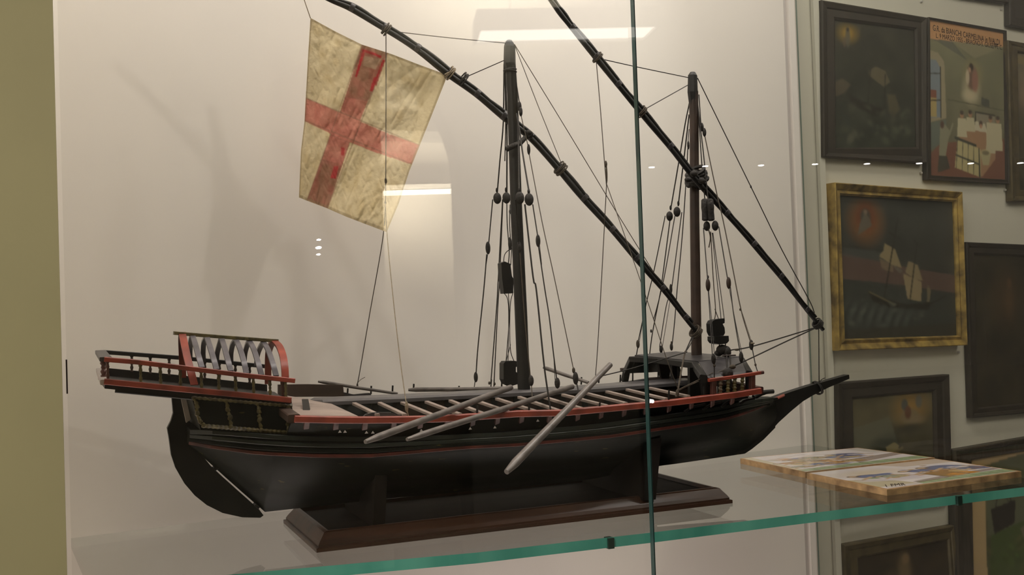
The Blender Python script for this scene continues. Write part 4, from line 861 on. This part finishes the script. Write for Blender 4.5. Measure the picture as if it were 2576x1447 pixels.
# ------------------------------------------------------------------ writing
def text_mesh(s_, place, width, height, m_, name, parent, stretch=True):
    cu = bpy.data.curves.new('t', 'FONT'); cu.body = s_; cu.resolution_u = 3; ob = bpy.data.objects.new('t', cu); COL.objects.link(ob)
    dg = bpy.context.evaluated_depsgraph_get(); dg.update(); me = bpy.data.meshes.new_from_object(ob.evaluated_get(dg))
    co = np.array([v_.co[:] for v_ in me.vertices]); mn, mx = co.min(0), co.max(0)
    mb = MB(); mb.add([place((p[0]-mn[0])/(mx[0]-mn[0])*width, 1-(p[1]-mn[1])/(mx[1]-mn[1])*1.0) for p in co], [tuple(f.vertices) for f in me.polygons])
    bpy.data.objects.remove(ob); bpy.data.curves.remove(cu)
    return mb.build(name, m_, parent)
def quadp(q, off):
    q = [np.array(p) for p in q]
    return lambda a, b: (1-a)*(1-b)*q[0]+a*(1-b)*q[1]+a*b*q[2]+(1-a)*b*q[3]+off
qt = [AZ(x, y, ZS+.0099) for x, y in ((2226, 1219), (2275, 1214.5), (2279, 1220), (2230, 1225))]
text_mesh('1 FMR', quadp(qt, np.zeros(3)), 1, 1, INK, 'inscription', tt)

# ------------------------------------------------------------------ paintings on the wall
def painting(label, outer, inner, d, fm, paint, step=.35, sub=None, name='framed_painting', group='votive paintings on the wall', rake=.6):
    O = [pw(x, y, d) for x, y in outer]; I = [pw(x, y, d*.55) for x, y in inner]; c = sum(O)/4
    t = thing(name, label, 'painting', c-PWN*d, group)
    mb = MB(); N = PWN
    mid = [o+(i-o)*step for o, i in zip(O, I)]; rings = [[p-N*(d-.001) for p in O], O, [p+N*.002 for p in [o+(i-o)*.08 for o, i in zip(O, I)]], [p+N*.001 for p in mid], [p-N*d*.05 for p in [o+(i-o)*(step+.08) for o, i in zip(O, I)]], [p+N*d*.18 for p in [o+(i-o)*.86 for o, i in zip(O, I)]], I, [p-N*d*.2 for p in I]]
    mb.loft(rings, caps=False); mb.build('frame', fm, t)
    w_, h_ = paint.U.shape[1], paint.U.shape[0]; U, Vv = np.meshgrid(np.linspace(-.01, 1.01, w_), np.linspace(-.01, 1.01, h_)); U, Vv = U[..., None], Vv[..., None]
    J = [p-N*d*.15 for p in I]
    gridmesh('canvas', (1-U)*(1-Vv)*J[0]+U*(1-Vv)*J[1]+U*Vv*J[2]+(1-U)*Vv*J[3], np.clip((paint.c/.055)**1.3*.055, 0, .9), PAINT, t)
    return t, J
D1 = (.055, .046, .030)
p = Pt(110, 150, (.045, .042, .030), (.040, .044, .032)); p.noise(.35, 6, 2)
p.ell(.17, .10, .17, .10, (.22, .15, .03), .9, .8); p.ell(.17, .10, .07, .06, (.26, .18, .04), .8, .7); p.ell(.17, .13, .035, .10, (.10, .09, .07), .9); p.ell(.17, .07, .02, .02, (.03, .025, .02)); p.ell(.13, .17, .02, .05, (.11, .08, .06), .8)
p.poly([(0, .5), (.10, .45), (.2, .5), (.12, .57), (0, .6)], (.10, .08, .055), .7)
p.poly([(.42, .38), (.50, .34), (.62, .37), (.68, .46), (.60, .50), (.42, .42)], (.13, .11, .07), .7); p.poly([(.64, .56), (.74, .56), (.80, .68), (.70, .76), (.66, .7)], (.10, .085, .05), .7)
p.line((.44, .35), (.40, .68), .008, (.02, .018, .012)); p.line((.62, .4), (.6, .68), .008, (.02, .018, .012)); p.poly([(.15, .57), (.4, .64), (.6, .68), (.5, .74), (.22, .66)], (.022, .018, .012), .9)
p.blobs(60, (.05, .66, .98, .95), .05, [(.085, .09, .065), (.03, .035, .03), (.10, .095, .07)], 3, .8)
painting('large dark brown framed storm picture with a small golden halo, above the gilt frame', [(2066, 0), (2331, 44), (2331, 411), (2071, 394)], [(2100, 50), (2301, 75), (2305, 370), (2103, 372)], .016, DARKFR, p)
# hospital picture with its inscription
p = Pt(150, 200, (.17, .165, .11), (.13, .12, .085)); p.noise(.12, 5, 4)
p.poly([(0, 0), (1, 0), (1, .105), (0, .135)], (.36, .22, .12)); p.poly([(0, .13), (.30, .12), (.5, .23), (.12, .14)], (.11, .11, .09), .8); p.poly([(.3, .12), (1, .1), (.6, .21)], (.21, .19, .13), .8)
p.poly([(0, .20), (.12, .21), (.2, .26), (.22, .62), (.0, .66)], (.24, .21, .15)); p.poly([(0, .26), (.10, .26), (.15, .31), (.15, .62), (0, .63)], (.17, .19, .21)); p.poly([(0, .5), (.1, .5), (.1, .62), (0, .62)], (.30, .24, .12)); p.poly([(.0, .45), (.1, .45), (.1, .5), (0, .5)], (.18, .08, .055)); p.line((.15, .3), (.15, .62), .008, (.05, .04, .03)); p.line((.0, .52), (.15, .51), .006, (.05, .04, .03)); p.line((0, .35), (.15, .34), .005, (.05, .04, .03))
p.poly([(0, .66), (.22, .63), (.22, .76), (0, .84)], (.12, .14, .13), .7); p.poly([(.15, .78), (1, .72), (1, 1), (0, 1), (0, .86)], (.17, .07, .05), .75)
p.ell(.55, .42, .15, .13, (.33, .29, .21), .8, .6); p.ell(.57, .32, .15, .12, (.26, .22, .11), .7, .8); p.ell(.56, .34, .09, .10, (.15, .10, .075)); p.ell(.60, .36, .05, .09, (.24, .13, .10), .8); p.ell(.55, .27, .035, .03, (.06, .045, .035)); p.ell(.53, .29, .02, .02, (.30, .2, .14)); p.ell(.5, .34, .03, .06, (.34, .29, .22)); p.ell(.52, .46, .13, .05, (.34, .3, .22), .8, .7)
p.poly([(.68, .46), (.79, .47), (.79, .52), (.68, .51)], (.07, .07, .06), .9); p.line((.24, .5), (1, .53), .004, (.09, .085, .06))
p.poly([(.60, .56), (.86, .57), (.86, .75), (.60, .72)], (.20, .18, .14)); p.line((.60, .56), (.86, .57), .008, (.06, .055, .045)); p.line((.6, .56), (.6, .7), .008, (.06, .055, .045))
p.poly([(.38, .70), (.62, .66), (.88, .70), (.86, .86), (.68, .98), (.36, .92)], (.26, .17, .11)); p.poly([(.36, .74), (.66, .80), (.66, .985), (.32, .93)], (.32, .28, .17)); p.poly([(.6, .62), (.72, .63), (.76, .69), (.58, .68)], (.36, .33, .26)); p.ell(.67, .635, .03, .025, (.09, .06, .045)); p.ell(.67, .65, .022, .018, (.30, .19, .13))
for k in range(5): p.line((.36+.07*k, .74+.015*k), (.34+.075*k, .93+.012*k), .006, (.07, .07, .055))
p.line((.33, .74), (.6, .78), .012, (.06, .06, .05)); p.line((.34, .85), (.64, .9), .008, (.06, .06, .05)); p.line((.64, .8), (.65, .98), .01, (.06, .06, .05))
for x, y, h in ((.42, .57, .16), (.53, .56, .13), (.80, .58, .24), (.90, .58, .22)):
    p.poly([(x-.05, y+.04), (x+.05, y+.04), (x+.065, y+h), (x-.065, y+h)], (.34, .31, .23)); p.ell(x, y+.02, .03, .026, (.27, .17, .11)); p.ell(x, y+.005, .03, .018, (.08, .06, .05))
p.poly([(.14, .68), (.2, .66), (.26, .7), (.3, .64), (.31, .66), (.24, .76), (.2, .88), (.12, .88)], (.20, .19, .14)); p.ell(.165, .665, .03, .03, (.10, .06, .045)); p.poly([(.12, .86), (.22, .86), (.26, .94), (.1, .97)], (.07, .065, .05))
p.ell(.73, .825, .08, .03, (.34, .30, .19)); p.poly([(.66, .83), (.80, .83), (.77, .90), (.69, .90)], (.29, .26, .17)); p.ell(.73, .822, .06, .018, (.17, .15, .1))
tP, J = painting('narrow upright picture of a hospital bed under a lettered heading', [(2335, 43), (2531, 77), (2539, 463), (2331, 452)], [(2338, 49), (2525, 83), (2530, 452), (2342, 441)], .012, DARKFR, p)
for s_, a0, a1, b0, b1, c0, c1 in (('G.R. da BIANCHI CARMELINA in IVALDI', .05, .95, .028, .066, .048, .086), ('L. 9 MARZO 1955 - BRAGNO-S. GIUSEPPE C.', .09, .985, .078, .110, .084, .118)):
    f_ = quadp(J, PWN*.0006)
    text_mesh(s_, lambda a, b, f_=f_: f_(a0+(a1-a0)*a, (b0+(c0-b0)*a)+((b1-b0))*b), 1, 1, INK, 'inscription', tP)
# gilt-framed ship in a storm
p = Pt(150, 170, (.055, .056, .050), (.052, .048, .040)); p.noise(.25, 5, 6)
p.poly([(0, .40), (.35, .46), (.6, .50), (1, .55), (1, .68), (.5, .62), (0, .58)], (.14, .085, .07), .55); p.poly([(0, .58), (.3, .60), (.6, .66), (1, .68), (1, 1), (0, 1)], (.048, .050, .044)); p.poly([(0, .36), (.4, .4), (.4, .46), (0, .42)], (.08, .085, .08), .5)
p.ell(.23, .18, .19, .20, (.20, .095, .03), .8, .7); p.ell(.23, .15, .11, .13, (.13, .05, .025), .8, .5); p.ell(.23, .15, .05, .07, (.07, .065, .055)); p.poly([(.23, .12), (.27, .17), (.28, .21), (.16, .28), (.18, .20)], (.115, .10, .08)); p.ell(.23, .115, .018, .02, (.17, .13, .10))
p.poly([(.38, .33), (.47, .37), (.52, .50), (.44, .48), (.33, .42), (.37, .38)], (.20, .165, .105)); p.poly([(.33, .43), (.44, .48), (.45, .53), (.38, .52), (.35, .50)], (.16, .125, .085), .8); p.poly([(.44, .48), (.53, .52), (.50, .54)], (.13, .12, .1), .8)
p.poly([(.58, .45), (.66, .48), (.70, .59), (.63, .58), (.55, .53)], (.19, .155, .10)); p.poly([(.53, .54), (.69, .60), (.68, .74), (.56, .72)], (.21, .17, .11)); p.poly([(.74, .62), (.77, .66), (.75, .76), (.73, .75)], (.14, .12, .08))
for a, b in (((.50, .15), (.36, .72)), ((.66, .32), (.58, .74)), ((.42, .25), (.52, .30)), ((.63, .30), (.69, .35)), ((.76, .76), (.90, .70))): p.line(a, b, .007, (.03, .027, .02))
p.poly([(.22, .66), (.3, .70), (.55, .76), (.78, .74), (.74, .80), (.4, .78), (.27, .74)], (.028, .025, .018)); p.line((.24, .67), (.45, .76), .007, (.12, .10, .06))
for k in range(8):
    x = .03+.075*k; p.ell(x, .80+.01*k, .05, .11, (.085, .092, .082), .8, .9, .5); p.ell(x+.03, .80+.012*k, .03, .1, (.03, .033, .03), .8, .8, .5)
p.blobs(26, (0, .72, .7, .92), .03, [(.12, .12, .10), (.10, .105, .09)], 4, .6); p.poly([(0, .93), (1, .90), (1, 1), (0, 1)], (.045, .04, .03), .8)
painting('bright gilt framed painting of a ship in a storm beside the fore yard', [(2100, 459), (2421, 483), (2434, 869), (2109, 883)], [(2110, 491), (2399, 508), (2410, 844), (2123, 853)], .026, GILT, p, .5)
p = Pt(80, 110, (.045, .036, .024)); p.noise(.4, 5, 8); p.ell(.45, .30, .30, .26, (.085, .055, .03), .8, .9); p.ell(.5, .32, .08, .16, (.11, .07, .04), .7, .8); p.ell(.5, .19, .04, .04, (.12, .075, .045), .8)
painting('very dark brown painting with a dim figure, right of the gilt frame', [(2430, 609), (2640, 618), (2640, 1034), (2444, 1052)], [(2450, 640), (2625, 647), (2625, 1010), (2460, 1026)], .014, DARKFR, p)
p = Pt(130, 130, (.115, .10, .062), (.045, .040, .028)); p.noise(.3, 5, 11)
p.poly([(0, .3), (.45, .22), (.55, .5), (0, .62)], (.13, .13, .10), .6); p.ell(.72, .16, .30, .24, (.27, .17, .055), .8, .9); p.ell(.70, .24, .14, .10, (.17, .14, .09), .8); p.ell(.78, .28, .15, .07, (.19, .15, .10), .8, .7); p.ell(.64, .12, .05, .07, (.09, .09, .08)); p.ell(.82, .1, .05, .08, (.13, .12, .10)); p.ell(.68, .2, .05, .08, (.13, .07, .045))
p.ell(.7, .36, .2, .06, (.05, .048, .036), .8, .7); p.ell(.4, .52, .25, .16, (.045, .05, .04), .8, .7); p.poly([(.40, .52), (.5, .48), (.56, .52), (.55, .58), (.42, .6)], (.18, .155, .09)); p.line((.3, .68), (.6, .55), .02, (.14, .115, .07)); p.ell(.3, .78, .06, .1, (.08, .07, .03)); p.ell(.5, .85, .2, .2, (.03, .026, .02), .8, .6)
painting('dark walnut framed painting with a golden cloud, directly behind the tiles', [(2105, 963), (2388, 942), (2396, 1262), (2110, 1303)], [(2145, 1004), (2347, 985), (2352, 1222), (2151, 1262)], .018, DARKFR, p)
p = Pt(80, 60, (.055, .042, .028)); p.noise(.4, 4, 14); p.ell(.5, .45, .10, .5, (.16, .12, .07), .9, .6); p.ell(.52, .2, .05, .12, (.19, .14, .085)); p.ell(.35, .6, .12, .3, (.09, .065, .04), .8)
painting('dull gold framed picture under the shelf, lowest in the photo', [(2122, 1372), (2399, 1322), (2414, 1500), (2131, 1560)], [(2158, 1405), (2383, 1359), (2392, 1490), (2166, 1540)], .016, DULLGILT, p)
p = Pt(110, 130, (.15, .13, .085), (.06, .075, .03)); p.noise(.3, 6, 15)
p.poly([(0, .0), (1, 0), (1, .5), (.2, .5), (.19, .1), (0, .1)], (.12, .125, .085), .8); p.poly([(.24, .5), (1, .42), (1, 1), (.2, 1)], (.075, .10, .035)); p.blobs(50, (.2, .55, 1, 1), .06, [(.10, .14, .04), (.05, .075, .02), (.13, .12, .05)], 6, .8)
p.poly([(.0, 0), (.0, 1), (.19, 1), (.17, .06), (1, .0), (1, -.1)], (.34, .26, .16))
p.poly([(.24, .34), (.55, .31), (.53, .46), (.28, .5)], (.035, .03, .024)); p.line((.29, .36), (.36, .18), .008, (.03, .026, .02)); p.line((.50, .33), (.43, .18), .008, (.03, .026, .02)); p.line((.33, .2), (.47, .32), .006, (.03, .026, .02))
p.poly([(.6, .5), (1, .45), (1, .56), (.65, .58)], (.19, .16, .12), .7)
painting('picture with a dark hanging bucket over greenery, in a ribbed dark frame at lower right', [(2400, 1133), (2650, 1090), (2670, 1560), (2412, 1600)], [(2444, 1158), (2640, 1124), (2650, 1500), (2452, 1560)], .02, mat('ribbed_dark_frame', (.07, .055, .04), .5, noise=.6, scale=20, stretch=(6, 6, .5)), p)
p = Pt(60, 60, D1); p.noise(.3, 4, 17)
painting('dark framed picture cut off at the top edge, above the lettered hospital picture', [(2395, -150), (2532, -125), (2536, 8), (2398, -14)], [(2410, -135), (2520, -113), (2524, -12), (2412, -32)], .014, DARKFR, p)
p = Pt(60, 60, (.04, .03, .024)); p.noise(.3, 4, 18)
painting('blackish framed picture cut off by the top right corner', [(2537, -120), (2690, -95), (2690, 92), (2539, 63)], [(2552, -100), (2675, -80), (2675, 72), (2554, 44)], .014, DARKFR, p)
p = Pt(60, 110, (.13, .11, .08), (.06, .055, .035)); p.noise(.4, 4, 19); p.ell(.15, .3, .25, .2, (.22, .17, .13), .7, .8); p.poly([(0, .02), (1, .1), (1, .16), (0, .08)], (.2, .16, .09), .7)
painting('dull gold framed picture half cut off at right, beside the hospital picture', [(2534, 101), (2690, 128), (2694, 505), (2545, 506)], [(2560, 132), (2675, 152), (2678, 480), (2566, 478)], .016, DULLGILT, p)
for (x, y), w in zip(((2319, 3), (2520, 23), (2318, 435), (2529, 478), (2413, 886), (2113, 1352), (2361, 1274)),
                     ('above the dark storm picture', 'above the right corner of the hospital picture', 'left of the hospital picture foot', 'below the hospital picture, to its right', 'below the gilt frame at its right corner', 'above the lowest dull gold frame at its left', 'below the walnut frame behind the shelf edge')):
    c = pw(x, y, .003); r = .003
    tag(MB().lathe(c-PWN*.003, c+PWN*.002, [(0, .0032), (.7, .0032), (1, .002)], 8).build('wall_plug', mat('grey_plug', (.25, .23, .2), .6) if w[0] == 'x' else GROOVE), 'tiny grey plug in the wall '+w, 'wall plug', 'small plugs in the picture wall')
